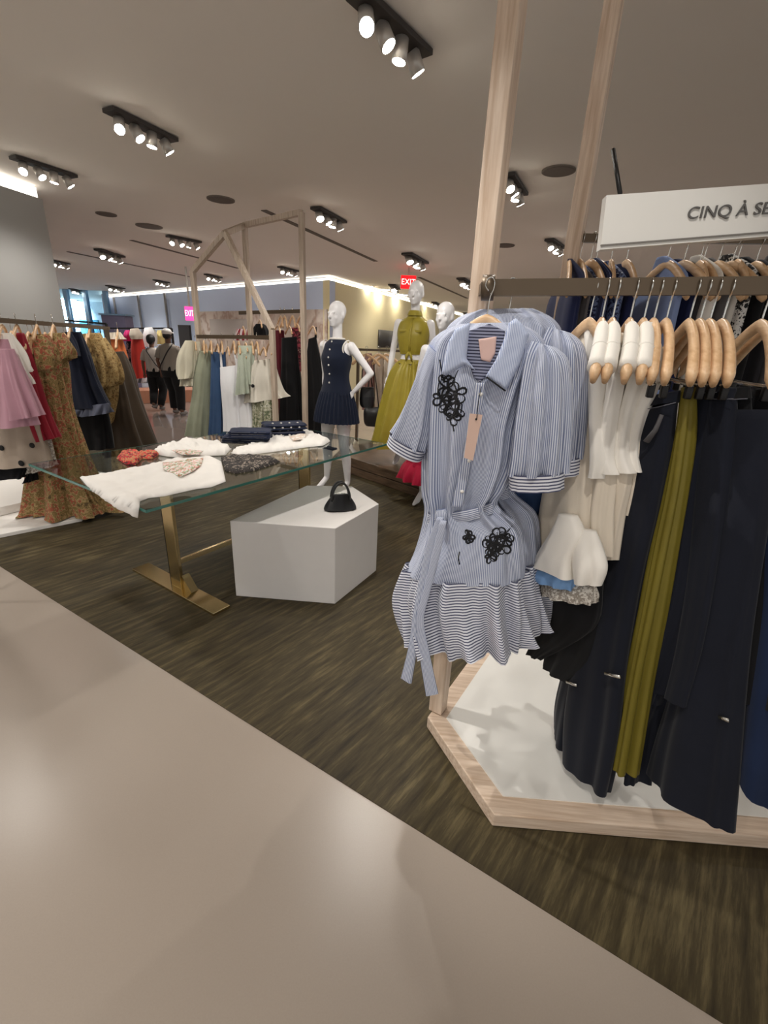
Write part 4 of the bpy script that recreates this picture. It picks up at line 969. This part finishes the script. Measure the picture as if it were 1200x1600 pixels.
bk('top', 'pale yellow top between the heads of the couple', 'top', M_lem, [(246, 516, 257, 516), (245, 526, 260, 526), (247, 538, 260, 538)], 11.8)
bk('trousers', 'grey and white striped trousers under the coral red dress', 'trousers', stripes('grey_white_stripe', (216, 216, 220), (96, 100, 108), .22, 'u', .4), [(214, 588, 232, 588), (214, 596, 232, 596), (215, 606, 232, 605)], 11.5)
p0_, p1_ = atz(206, 628, 0), atz(306, 625, 0)
bm = bmesh.new(); beam(bm, Vector((p0_.x, p0_.y, .14)), Vector((p1_.x, p1_.y, .14)), .7, .27)
tag(obj('display_bench', bm, M_clay, smooth=False), 'low clay coloured display bench behind the walking couple', 'bench')
bpz = aty(200, 513, 12.5); bpl = aty(168, 500, 12.5)
t = thing('back_rail', 'dark clothes rail on the far back wall behind the couple', 'clothes rail', (bpz.x, 11.6, .005))
a, b = aty(164, 513, 11.6), aty(268, 513, 11.6)
obj('bar', beam(bmesh.new(), a, b, .035), M_black, t, False)
for p in (a, b): obj('post', beam(bmesh.new(), (p.x, p.y, .002), p, .04), M_black, t, False)
c = aty(184, 503, 13.0)
t = thing('display_shelf', 'purple grey display shelf below the blue window corner', 'shelf', (c.x, c.y, .005))
M_pur = plain('purple_grey', (112, 108, 136), .6)
obj('case', B((c.x, c.y, (c.z+.15)/2), (.62, .4, c.z+.15), bevel=.01), M_pur, t, False)
obj('shelf_top', B((c.x, c.y, c.z+.17), (.7, .46, .04)), M_fr, t, False)
# beige clothes behind the two right mannequins
def beige(px, lb, mat, w=16, bot=640):
    bk('dress', lb, 'dress', mat, [(px-w*.3, 552, px+w*.3, 552), (px-w*.5, 580, px+w*.5, 580), (px-w*.55, bot, px+w*.55, bot)], 6.6+px*.001)
beige(576, 'dusty pink dress hanging behind the arm of the navy dressed mannequin', fabric('dusty_rose', (150, 112, 104), .85))
beige(592, 'pale beige pleated dress between the navy and olive mannequins', fabric('pale_beige', (196, 178, 160), .85))
beige(605, 'beige long dress nearest the olive skirt', fabric('beige2', (206, 190, 172), .85))
a, b = aty(560, 546, 6.65), aty(640, 549, 6.65)
t = thing('back_rail', 'clothes rail with beige dresses behind the mannequins', 'clothes rail', ((a.x+b.x)/2, 6.65, .006))
obj('bar', beam(bmesh.new(), a, b, .03), M_bronze, t, False)
for p in (a, b): obj('post', beam(bmesh.new(), (p.x, p.y, .006), p, .035), M_bronze, t, False)
for x, lb in ((573, 'dusty pink dress behind the mannequin arm'), (592, 'pale beige pleated dress'), (605, 'beige long dress by the olive skirt')):
    q = aty(x, 546, 6.63); hanger(q+Vector((0, 0, .02)), -15, lb, 'hangers behind the mannequins')
t = thing('handbag', 'square black evening bag hanging behind the mannequins', 'handbag', aty(583, 664, 6.4))
pm = yplane(6.4); obj('bag_body', gar([(570, 637, 594, 636), (568, 645, 596, 645), (569, 660, 595, 661), (572, 665, 592, 666)], pm, .06, amp=.002, m=12), M_leather, t)
obj('strap', tube(bmesh.new(), [pm(573, 640), pm(576, 600), pm(582, 560), pm(588, 600), pm(592, 638)], .008, 6), M_leather, t)
# ================================================================== MANNEQUINS
def head_blob(bm, z, s=1.0, y0=0.0):
    e = lambda c, r, n=18: ell(bm, (c[0]*s, c[1]*s+y0, z+c[2]*s), tuple(v*s for v in r), n)
    e((0, .012, .035), (.074, .094, .085)); e((0, -.025, -.03), (.057, .066, .085)); e((0, -.066, -.09), (.024, .022, .02))
    e((0, .0, -.03), (.06, .075, .07))
    cap(bm, Vector((0, -.088*s+y0, z+.005*s)), .008*s, Vector((0, -.108*s+y0, z-.028*s)), .0125*s, 8)
    e((0, -.087, -.058), (.021, .011, .006), 10); e((0, -.085, -.069), (.018, .011, .007), 10)
    for k in (-1, 1):
        e((.03*k, -.083, .016), (.022, .012, .006), 10); e((.029*k, -.078, -.002), (.013, .011, .008), 10)
        e((.036*k, -.062, -.028), (.022, .02, .022), 10); e((.074*k, .008, -.005), (.009, .02, .032), 10)
def hand(bm, w, d, s=1.0, curl=.35, side=1):
    """palm from wrist w along d with five tapered fingers"""
    d = Vector(d).normalized(); x = d.cross(Vector((0, 1, 0))); 
    if x.length < .2: x = d.cross(Vector((0, 0, 1)))
    x.normalize(); n = x.cross(d)
    w = Vector(w); pc = w+d*.045*s
    M = Matrix((x, n, d)).transposed().to_4x4()
    ell(bm, pc, (.036*s, .015*s, .05*s), 12, M)
    fs = []
    for i, L in enumerate((.062, .074, .068, .052)):
        b = w+d*.08*s+x*(-.027+.018*i)*s
        m_ = b+d*L*.5*s+n*.006*s; t_ = m_+(d*(1-curl)+n*curl).normalized()*L*.55*s
        fs.append((b, m_, t_))
    tb = w+d*.025*s+x*(-.03*side)*s; tm = tb+(d*.6-x*.75*side).normalized()*.032*s; tt = tm+(d*.95-x*.2*side).normalized()*.03*s
    fs.append((tb, tm, tt))
    return fs
def figure(legs, arms, headz=1.715, tors=None, hs=1.0, voxel=.0085, foot=True):
    bm = bmesh.new()
    T = tors or [(.84, .12, .09), (.9, .16, .108), (.96, .168, .112), (1.04, .146, .1), (1.12, .118, .088), (1.19, .118, .09), (1.28, .136, .106), (1.34, .146, .112), (1.41, .152, .09), (1.46, .14, .068), (1.495, .07, .052), (1.53, .045, .047), (1.64, .044, .046)]
    loft([(Vector((0, .01 if r[0] > 1.4 else 0, r[0])), Vector((r[1], 0, 0)), Vector((0, r[2], 0))) for r in T], n=32, m=40, cap_bot=True, sq=.95, bm=bm)
    fing = []
    for L in legs:
        for (a, ra), (b, rb) in zip(L[:-1], L[1:]): cap(bm, Vector(a), ra, Vector(b), rb, 14)
    for sd, A in arms:
        for (a, ra), (b, rb) in zip(A[:-1], A[1:]): cap(bm, Vector(a), ra, Vector(b), rb, 12)
        w, p = Vector(A[-1][0]), Vector(A[-2][0]); fing += hand(bm, w, w-p, hs, side=sd)
    head_blob(bm, headz, hs)
    bm = remesh(bm, voxel, 3)
    for b, m_, t_ in fing: tube(bm, [b, m_, t_], [.0088*hs, .0082*hs, .0062*hs], 8)
    return bm
def mleg(s, hipx, knee, ankle, toe):
    return [((hipx, 0, .9), .088), (((hipx+knee[0])/2, knee[1]/2, (.9+knee[2])/2+.02), .074), (knee, .05), ((knee[0]*.6+ankle[0]*.4, knee[1]*.6+ankle[1]*.4+.018, knee[2]*.62+ankle[2]*.38), .048), (ankle, .028), ((ankle[0]*.5+toe[0]*.5, ankle[1]*.45+toe[1]*.55, .045), .03), (toe, .017)]
def arm(sh, el, wr): return [(sh, .046), ((Vector(sh)+Vector(el))/2, .037), (el, .031), ((Vector(el)*.65+Vector(wr)*.35), .032), (wr, .021)]
M_goldst = fabric('olive_gold_taffeta', (170, 154, 58), .38, .14, sheen=0); M_navk = fabric('navy_knit', (26, 34, 54), .85); M_redr = fabric('raspberry_ruffle', (190, 24, 62), .75)
def rl(rings, **kw): return loft([(Vector((r[3] if len(r) > 3 else 0, r[4] if len(r) > 4 else 0, r[0])), Vector((r[1], 0, 0)), Vector((0, r[2], 0))) for r in rings], **kw)
def place(t, p, rot, top):
    s = (height_at(p.x, p.y, top)-p.z)/1.838; t.location = p; t.rotation_euler = (0, 0, math.radians(rot)); t.scale = (s, s, s)
# --- navy vest and pleated skirt
t = thing('mannequin', 'white mannequin in navy button vest and pleated mini skirt behind the faceted plinth', 'mannequin', (0, 0, 0), 'white fashion mannequins')
legL = mleg(-1, -.085, (-.115, -.01, .49), (-.15, .03, .11), (-.17, -.12, .02)); legR = mleg(1, .085, (.115, -.02, .49), (.13, .03, .11), (.15, -.12, .02))
obj('body', figure([legL, legR], [(1, arm((.165, .01, 1.44), (.335, .1, 1.21), (.19, .02, 1.03))), (-1, arm((-.165, .01, 1.44), (-.2, .07, 1.18), (-.19, .05, .93)))]), M_mann, t)
v = obj('vest', rl([(1.505, .066, .06, 0, .01), (1.49, .09, .07, 0, .01), (1.46, .12, .083), (1.41, .135, .1), (1.34, .156, .124), (1.27, .148, .118), (1.19, .131, .104), (1.12, .136, .106), (1.04, .162, .118), (1.0, .176, .126)], m=40, n=60, amp=.002, cap_top=False, sq=.95), M_navk, t)
obj('collar_trim', tube(bmesh.new(), [Vector((.068*math.cos(a), .01+.063*math.sin(a), 1.506)) for a in [2*PI*i/24 for i in range(24)]], .0095, 8, closed=True), M_ivory, v)
for sx in (-1, 1): obj('armhole_trim', tube(bmesh.new(), [Vector((sx*(.118+.02*math.sin(a)**2), .06*math.cos(a), 1.42+.075*math.sin(a))) for a in [2*PI*i/20 for i in range(20)]], .006, 6, closed=True), M_ivory, v)
for z, yy in ((1.48, -.07), (1.41, -.1), (1.34, -.122), (1.27, -.118), (1.19, -.105), (1.11, -.108)): obj('button', ell(bmesh.new(), (0, yy-.004, z), (.009, .005, .009), 10), M_ivory, v)
obj('pleated_skirt', rl([(1.02, .172, .125), (.97, .186, .138), (.87, .212, .165), (.73, .238, .19)], m=18, n=200, k=(32, 32), amp=.0095, ampf=lambda q: .35+.65*q, cap_top=False, sq=1), M_navk, t)
pm_ = (atz(497, 770)+atz(552, 765))/2; pm_.z = .006; place(t, pm_, -32, 469)
t_m1 = t
# --- chain bag on her arm
bp0 = aty(572, 622, 4.62)
t = thing('handbag', 'black chain shoulder bag hanging at the hip of the navy dressed mannequin', 'handbag', bp0-Vector((0, 0, .1)))
bx = bp0+Vector((.0, 0, 0)); pm = yplane(4.62)
obj('bag_body', gar([(564, 606, 583, 606), (562, 616, 586, 616), (562, 630, 585, 632), (565, 636, 583, 637)], pm, .045, amp=.001, m=12), M_leather, t)
obj('flap', gar([(564, 605, 584, 605), (563, 620, 585, 620)], off(pm, -.02), .036, amp=0, m=6), M_leather, t)
obj('chain_strap', tube(bmesh.new(), [pm(565, 606), pm(566, 580), pm(572, 553), pm(578, 580), pm(582, 606)], .006, 6), M_black, t)
# --- olive gold shirt and long skirt
t = thing('mannequin', 'tallest white mannequin in olive gold shirt and long skirt on the walnut platform', 'mannequin', (0, 0, 0), 'white fashion mannequins')
legL = mleg(-1, -.08, (-.085, -.03, .49), (-.09, .02, .11), (-.1, -.13, .02)); legR = mleg(1, .08, (.085, -.02, .49), (.09, .06, .11), (.1, -.09, .02))
obj('body', figure([legL, legR], [(1, arm((.165, .01, 1.44), (.215, .05, 1.17), (.215, .0, .92))), (-1, arm((-.165, .01, 1.44), (-.225, .04, 1.17), (-.235, -.03, .92)))]), M_mann, t)
sh_ = obj('shirt', rl([(1.52, .062, .062, 0, .01), (1.49, .1, .07, 0, .01), (1.46, .138, .084), (1.40, .162, .108), (1.33, .168, .13), (1.25, .152, .126), (1.19, .138, .114), (1.165, .13, .105), (1.15, .128, .1)], m=36, n=80, amp=.006, k=(9, 14), ampf=lambda q: max(0, q-.35), cap_top=False, sq=.95), M_goldst, t)
bm = rl([(1.505, .064, .066, 0, .012), (1.55, .056, .058, 0, .012), (1.56, .06, .062, 0, .012), (1.515, .076, .078, 0, .008)], m=12, n=40, cap_top=False); obj('collar', bm, M_goldst, sh_)
obj('placket', tube(bmesh.new(), [Vector((0, -.072, 1.49)), Vector((0, -.112, 1.40)), Vector((0, -.134, 1.33)), Vector((0, -.13, 1.25)), Vector((0, -.112, 1.17))], .012, 8, flat=.5), M_goldst, sh_)
for sx in (-1, 1):
    obj('pocket_flap', B((sx*.075, -.118, 1.37), (.075, .012, .022), -sx*.28, bevel=.003), M_goldst, sh_)
    obj('shirt_tie', tube(bmesh.new(), [Vector((0, -.115, 1.175)), Vector((sx*.025, -.125, 1.13)), Vector((sx*.03, -.12, 1.09))], [.014, .016, .006], 8, flat=.6), M_goldst, sh_)
obj('skirt', rl([(1.09, .118, .1), (1.05, .15, .12), (.95, .2, .16), (.7, .265, .225), (.45, .32, .28), (.2, .36, .32)], m=40, n=150, k=(8, 13), amp=.046, ampf=lambda q: q**.6, cap_top=False, sq=1), M_goldst, t)
obj('waistband', rl([(1.1, .119, .099), (1.06, .142, .116)], m=6, n=48, cap_top=False), M_goldst, t)
p = atz(634, 724, PT+.002); place(t, p, -18, 437)
# --- third mannequin, half hidden by the striped dress
t = thing('mannequin', 'white mannequin half hidden by the striped dress, in pale top and raspberry skirt', 'mannequin', (0, 0, 0), 'white fashion mannequins')
legL = mleg(-1, -.08, (-.09, -.03, .49), (-.1, .02, .11), (-.11, -.13, .02)); legR = mleg(1, .08, (.09, -.02, .49), (.1, .05, .11), (.12, -.1, .02))
obj('body', figure([legL, legR], [(1, arm((.165, .01, 1.44), (.235, .05, 1.17), (.2, -.02, .93))), (-1, arm((-.165, .01, 1.44), (-.235, .04, 1.17), (-.22, -.04, .93)))]), M_mann, t)
obj('top', rl([(1.42, .155, .105), (1.34, .16, .126), (1.2, .135, .108), (1.08, .155, .115)], m=24, n=60, amp=.003, cap_top=False, sq=.95), stripes('pale_pin_stripe', (232, 232, 236), (170, 174, 186), .012, 'u', .3), t)
obj('skirt', rl([(1.1, .15, .12), (.95, .19, .15), (.6, .23, .2), (.42, .25, .22)], m=30, n=100, k=(9, 14), amp=.014, cap_top=False, sq=1), M_redr, t)
obj('ruffle', rl([(.44, .25, .22), (.36, .3, .27), (.27, .32, .29)], m=14, n=140, k=(14, 23), amp=.022, cap_top=False, sq=1), M_redr, t)
p = atz(671, 789, .006); place(t, p, -30, 470)
# ================================================================== PEOPLE
M_skin = plain('brown_skin', (112, 76, 58), .55, var=.05); M_hair = plain('black_hair', (16, 14, 14), .55, var=.15, scale=80)
M_tee1 = fabric('pale_tee', (186, 176, 168), .9, .05); M_tee2 = fabric('grey_tee', (146, 138, 128), .9, .06); M_pant = fabric('black_trousers_cloth', (22, 21, 22), .9); M_shoe = plain('grey_trainers', (120, 114, 110), .6); M_strap = plain('strap_black', (30, 28, 28), .6)
M_capw = plain('white_cap', (226, 222, 218), .8)
def person(label, ground, top, rot, tee, legs, arms, hair, capm=None, strap=1, bulk=1.0, shoes=None):
    t = thing('person', label, 'person', (0, 0, 0))
    obj('body', figure(legs, arms, 1.615, [(.82, .13*bulk, .1), (.92, .165*bulk, .12), (1.02, .155*bulk, .11), (1.15, .155*bulk, .115), (1.28, .17*bulk, .12), (1.36, .175*bulk, .1), (1.41, .13, .075), (1.445, .06, .058), (1.5, .052, .054), (1.55, .052, .054)], 1.0, .011), M_skin, t)
    sh = obj('tee_shirt', rl([(1.46, .07, .068), (1.43, .13, .09), (1.395, .18*bulk, .108), (1.32, .2*bulk, .13), (1.18, .19*bulk, .14), (1.02, .19*bulk, .14), (.92, .196*bulk, .146)], m=26, n=48, amp=.006, cap_top=False, sq=.92), tee, t)
    for sd, A in arms:
        s_, e_ = Vector(A[0][0]), Vector(A[2][0])
        obj('sleeve', tube(bmesh.new(), [s_+Vector((-.03*sd, 0, .012)), s_.lerp(e_, .3), s_.lerp(e_, .85)], [.066, .07, .066], 16), tee, sh)
    obj('trouser_seat', rl([(1.0, .175*bulk, .135), (.92, .188*bulk, .142), (.84, .19*bulk, .14), (.78, .17*bulk, .12)], m=14, n=40, cap_bot=True), M_pant, t)
    for L in legs:
        hip, kn, an = Vector(L[0][0]), Vector(L[2][0]), Vector(L[4][0])
        obj('trouser_leg', tube(bmesh.new(), [hip+Vector((0, 0, .06)), hip.lerp(kn, .5), kn, kn.lerp(an, .5), an+Vector((0, 0, .02))], [.122*bulk, .118*bulk, .1, .092, .075], 18), M_pant, t)
        to = Vector(L[-1][0]); c = (an+to)/2; c.z = .045; dr = (to-an); dr.z = 0
        M = Matrix.Rotation(math.atan2(dr.y, dr.x), 4, 'Z'); obj('shoe', ell(bmesh.new(), c+Vector((0, 0, min(an.z, 1)-.1)) if an.z > .13 else c, (.135, .052, .05), 14, M), shoes or M_shoe, t)
    if hair == 'bun': obj('hair', ell(ell(bmesh.new(), (0, .018, 1.655), (.1, .115, .105), 20), (0, .07, 1.62), (.08, .06, .09), 16), M_hair, t)
    else: obj('hair', ell(bmesh.new(), (0, .03, 1.61), (.083, .085, .075), 18), M_hair, t)
    if capm:
        c = obj('cap', ell(bmesh.new(), (0, .012, 1.675), (.094, .112, .075), 20), capm, t)
        obj('cap_brim', ell(bmesh.new(), (0, -.13, 1.665), (.075, .08, .01), 16), capm, c)
    if strap:
        k = strap; pts = [Vector((k*.09, .0, 1.455)), Vector((k*.1, .1, 1.40)), Vector((k*.02, .142, 1.28)), Vector((-k*.09, .152, 1.1)), Vector((-k*.18*bulk, .1, .98)), Vector((-k*.215*bulk, 0, .95)), Vector((-k*.18*bulk, -.1, 1.0)), Vector((0, -.15, 1.2)), Vector((k*.08, -.11, 1.38))]
        obj('bag_strap', tube(bmesh.new(), crom(pts+[pts[0]], 40)[:-1], .011, 8, closed=True), M_strap, t)
    s = (height_at(ground.x, ground.y, top)-ground.z)/1.76; t.location = ground; t.rotation_euler = (0, 0, math.radians(rot)); t.scale = (s, s, s)
    return t
def pleg(x, knee, ankle, toe): return [((x, 0, .88), .09), ((x, knee[1]*.5, .7), .08), (knee, .06), ((knee[0], (knee[1]+ankle[1])/2+.01, .35), .055), (ankle, .035), ((ankle[0], (ankle[1]+toe[1])/2, max(.05, ankle[2]*.6)), .035), (toe, .025)]
def parm(s, el, wr): return [((s*.185, 0, 1.37), .05), ((s*.2, .0, 1.25), .045), (el, .037), ((Vector(el)+Vector(wr))/2, .036), (wr, .026)]
g = atz(276, 648, .0); g.z = .012
person('person in grey tee and white cap walking away, dark crossbody strap over the back', g, 512, 176, M_tee2,
       [pleg(-.1, (-.14, .0, .48), (-.2, .14, .1), (-.21, -.02, .03)), pleg(.09, (.1, -.16, .48), (.09, -.1, .09), (.09, -.26, .04))],
       [(1, parm(1, (.25, .06, 1.12), (.25, -.02, .9))), (-1, parm(-1, (-.25, -.04, 1.12), (-.24, -.12, .92)))], 'short', M_capw, -1, 1.06)
g = atz(250, 641, .0); g.z = .012
person('person in pale tee with black hair walking away beside the capped person', g, 522, 184, M_tee1,
       [pleg(-.09, (-.1, -.1, .47), (-.06, .06, .1), (-.06, -.1, .03)), pleg(.09, (.1, -.04, .48), (.05, .2, .16), (.05, .07, .05))],
       [(1, parm(1, (.24, .05, 1.12), (.25, .02, .9))), (-1, parm(-1, (-.24, -.02, 1.12), (-.25, -.1, .92)))], 'bun', None, 1, .96)
# ================================================================== CLOTHES ON THE GLASS TABLE
def tmap(lift=.0):
    def mp(x, y):
        p = atz(x, y, TZ+.001+lift); s = (p-NL).dot(tdir)
        if s < -.004:
            r = ray(x, y); tt = ((NL-O).dot(tdir)-.012-lift)/r.dot(tdir); return O+r*tt, -tdir
        return p, Vector((0, 0, 1))
    return mp
M_wt = fabric('white_tee', (240, 236, 230), .85, .03); M_print = floral('flower_print', [(238, 232, 226), (226, 160, 150), (240, 236, 230), (150, 168, 128), (206, 104, 92), (236, 214, 200)], 55)
GT = 'tops laid on the glass table'
t = thing('tee_shirt', 'white tee with pink flower embroidery draped over the near table edge', 'tee shirt', atz(240, 750, TZ), GT)
obj('body', patch([(125, 747), (160, 741), (205, 733), (251, 722), (290, 714), (326, 712), (346, 722), (353, 753), (330, 762), (306, 765), (284, 770), (258, 776), (232, 779), (219, 784), (216, 809), (196, 799), (174, 787), (150, 770), (136, 760)], tmap(), .008, 4, 7, 1, .016, 9), M_wt, t)
obj('flower_print', patch([(254, 724), (272, 722), (300, 716), (318, 716), (314, 728), (300, 738), (282, 746), (268, 740), (256, 734)], tmap(.02), .004, 5, 6, 2, .004), M_print, t)
t = thing('blouse', 'white ruffled blouse with pink print folded at the back of the glass table', 'blouse', atz(298, 702, TZ), GT)
obj('body', patch([(241, 704), (256, 699), (276, 694), (298, 688), (322, 690), (344, 694), (362, 702), (352, 712), (320, 713), (290, 716), (262, 714), (246, 711)], tmap(), .018, 3.2, 5, 3, .026, 16), M_wt, t)
obj('flower_print', patch([(268, 704), (292, 703), (318, 705), (312, 711), (284, 711)], tmap(.035), .003, 4, 4, 4, .003), M_print, t)
t = thing('tee_shirt', 'white cropped tee with pale print at the far right of the glass table', 'tee shirt', atz(440, 692, TZ), GT)
obj('body', patch([(360, 708), (378, 700), (400, 692), (430, 682), (455, 675), (478, 671), (496, 680), (516, 690), (505, 697), (484, 699), (455, 703), (425, 707), (395, 711), (372, 713)], tmap(), .014, 3.2, 6, 5, .02, 13), M_wt, t)
obj('flower_print', patch([(452, 683), (470, 677), (482, 680), (474, 687), (458, 689)], tmap(.03), .003, 4, 4, 6, .003), floral('pale_print', [(236, 226, 214), (214, 190, 170), (240, 236, 230), (198, 176, 160)], 50), t)
t = tag(obj('lace_top', patch([(345, 716), (362, 711), (392, 711), (424, 714), (438, 722), (420, 729), (394, 737), (368, 741), (352, 736)], tmap(), .012, 4, 8, 7, .01, 22), floral('black_lace', [(22, 20, 20), (60, 52, 48), (16, 15, 15), (150, 138, 126), (30, 27, 26)], 60)), 'black patterned lace top lying between the white tops on the glass table', 'lace top', GT)
t = tag(obj('plaid_shirt', patch([(182, 717), (191, 706), (208, 703), (218, 708), (236, 705), (249, 711), (238, 718), (222, 718), (212, 727), (196, 726)], tmap(), .008, 3, 3, 8, .022, 16), floral('red_plaid', [(196, 30, 42), (60, 40, 36), (214, 48, 52), (170, 140, 90), (190, 26, 40), (40, 36, 36)], 42)), 'folded red plaid shirt at the back left of the glass table', 'shirt', GT)
M_fold = fabric('folded_denim', (36, 46, 74), .9, .25)
def fold_jeans(px, z0, yaw, w, d, h, n, lb, studs=False):
    c = atz(px[0], px[1], z0); t = thing('folded_jeans', lb, 'jeans', (c.x, c.y, z0), 'folded jeans on the glass table')
    a = math.radians(yaw); lh = h/n
    for i in range(n):
        bm = bmesh.new(); N = 18
        rows = []
        for j in range(N):
            u = -1+2*j/(N-1); k = .93 if abs(u) > .97 else 1
            rows.append((Vector((u*w/2, random.uniform(-.004, .004), lh*(i+.5)+.004*noise.noise(Vector((u*3, i*2.1, len(lb)))))), Vector((0, d/2*k*(1-.04*i), 0)), Vector((0, 0, lh*.52*(.55 if abs(u) > .97 else 1)))))
        loft(rows, n=36, m=36, k=(5, 9), amp=.0035, ampf=lambda q: 1, cap_bot=True, sq=.6, bm=bm, seed=i+len(lb))
        bmesh.ops.transform(bm, matrix=Matrix.Translation((c.x, c.y, z0)) @ Matrix.Rotation(a, 4, 'Z'), verts=bm.verts)
        obj('fold_layer', bm, M_fold, t)
        bm = tube(bmesh.new(), [Vector((c.x, c.y, z0+lh*(i+.85))) + Matrix.Rotation(a, 3, 'Z') @ Vector((x*w/2, -d/2*(.99-.04*i), 0)) for x in (-.85, -.3, .3, .85)], .0016, 5)
        obj('stitch_line', bm, M_thread, t)
    if studs:
        for x in (-.3, -.1, .1, .3):
            for y, z in ((-d*.47, h*.5), (-d*.22, h+.002)):
                obj('pearl_stud', ell(bmesh.new(), Vector((c.x, c.y, z0+z))+Matrix.Rotation(a, 3, 'Z') @ Vector((x*w, y, 0)), (.0085, .0085, .0085), 10), M_ivory, t)
fold_jeans((388, 689), TZ+.002, 4, .33, .24, .045, 3, 'folded navy jeans at the bottom left of the denim pile')
fold_jeans((392, 681), TZ+.05, 10, .29, .21, .045, 3, 'folded navy jeans on top of the left denim pile')
fold_jeans((442, 681), TZ+.002, 24, .32, .22, .05, 2, 'folded jeans with pearl studs beneath the top pair', True)
fold_jeans((444, 670), TZ+.055, 26, .33, .2, .05, 2, 'folded jeans with pearl studs topmost at the right of the denim pile', True)
# ================================================================== LIGHT
def spot(p, aim, e, ang=100, blend=.8, r=.06, c=(1, .96, .905)):
    l = bpy.data.lights.new('spot_lamp', 'SPOT'); l.energy = e; l.spot_size = math.radians(ang); l.spot_blend = blend; l.shadow_soft_size = r; l.color = c
    o = bpy.data.objects.new('spot_lamp', l); COL.objects.link(o); o.location = p
    o.rotation_euler = (Vector(aim)-Vector(p)).to_track_quat('-Z', 'Y').to_euler()
def down(p, e, ang=150): spot((p[0], p[1], CZ-.3), (p[0], p[1], 0), e, ang, 1.0, .08)
for i_, (a, b, lb) in enumerate(TR):
    c = (atz(*a, CZ)+atz(*b, CZ))/2; down(c, LP*(.45 if i_ > 15 else 1.3 if c.y > 7 else .75 if i_ == 0 else 1))
# fixtures behind and beside the viewer, plus lamps added to brighten far walls
for p, k_ in (((-2.6, .6), .9), ((-1.5, -1.0), 1.7), ((-4.6, 2.0), 1.2), ((-3.3, 3.0), .9), ((3.2, 4.2), 1.5), ((-3.2, -2.4), .8), ((-7, 14), 1.6), ((-11, 17), 1.6), ((-4, 10.5), 1.3), ((1.5, 10), 1.5), ((-13, 20), 1.5), ((4, 9), 1.4), ((5.5, 15), 1.4), ((2.5, 20), 1.4)): down(p, LP*k_)
K = SPOTE
spot((.2, .25, CZ-.1), (.5, 1.4, 1.0), K*.8, 48, .6, .03)
spot((-.5, 1.2, CZ-.1), (.45, 1.45, 1.0), K*.4, 40, .5, .025)
spot((-.1, 2.75, CZ-.1), (.4, 1.4, .3), K*.4, 60, .5, .02)
spot((-1.25, 2.0, CZ-.1), (.65, 1.5, .6), K*1.7, 40, .6, .014)
spot((1.3, 2.9, CZ-.1), (.7, 1.4, .2), K*.7, 60, .5, .025)
spot((-.2, 2.9, CZ-.1), (-.3, 2.8, .4), K*.6, 50, .4, .02)
spot((-2.4, 2.4, CZ-.1), (-.9, 2.5, .5), K*.7, 50, .4, .02)
spot((-.1, 2.9, CZ-.1), (-.5, 4.7, 1.2), K*.8, 40, .6, .03)
spot((.0, 3.0, CZ-.1), (.2, 5.0, 1.4), K*.9, 40, .6, .03)
spot((-2.0, 1.4, CZ-.1), (-2.7, 3.4, .8), K*.7, 60, .6, .03)
spot((-.9, 4.6, CZ-.1), (-2.0, 6.2, 1.0), K*.9, 60, .7, .04)
# daylight on the facade across the street
sl = bpy.data.lights.new('daylight', 'AREA'); sl.energy = 40000; sl.size = 8; sl.color = (.75, .9, 1)
so = bpy.data.objects.new('daylight', sl); COL.objects.link(so); so.location = (l-2, wy+2, 10); so.rotation_euler = (Vector((l, wy+9, 2))-Vector((l-2, wy+2, 10))).to_track_quat('-Z', 'Y').to_euler()
W = bpy.data.worlds.new('World'); S.world = W; W.use_nodes = True
bg = W.node_tree.nodes['Background']; bg.inputs[0].default_value = (1, .985, .965, 1); bg.inputs[1].default_value = WS
v = S.view_settings; v.view_transform = 'Standard'; v.look = 'None'; v.gamma = 1; v.use_curve_mapping = False; v.exposure = EXP
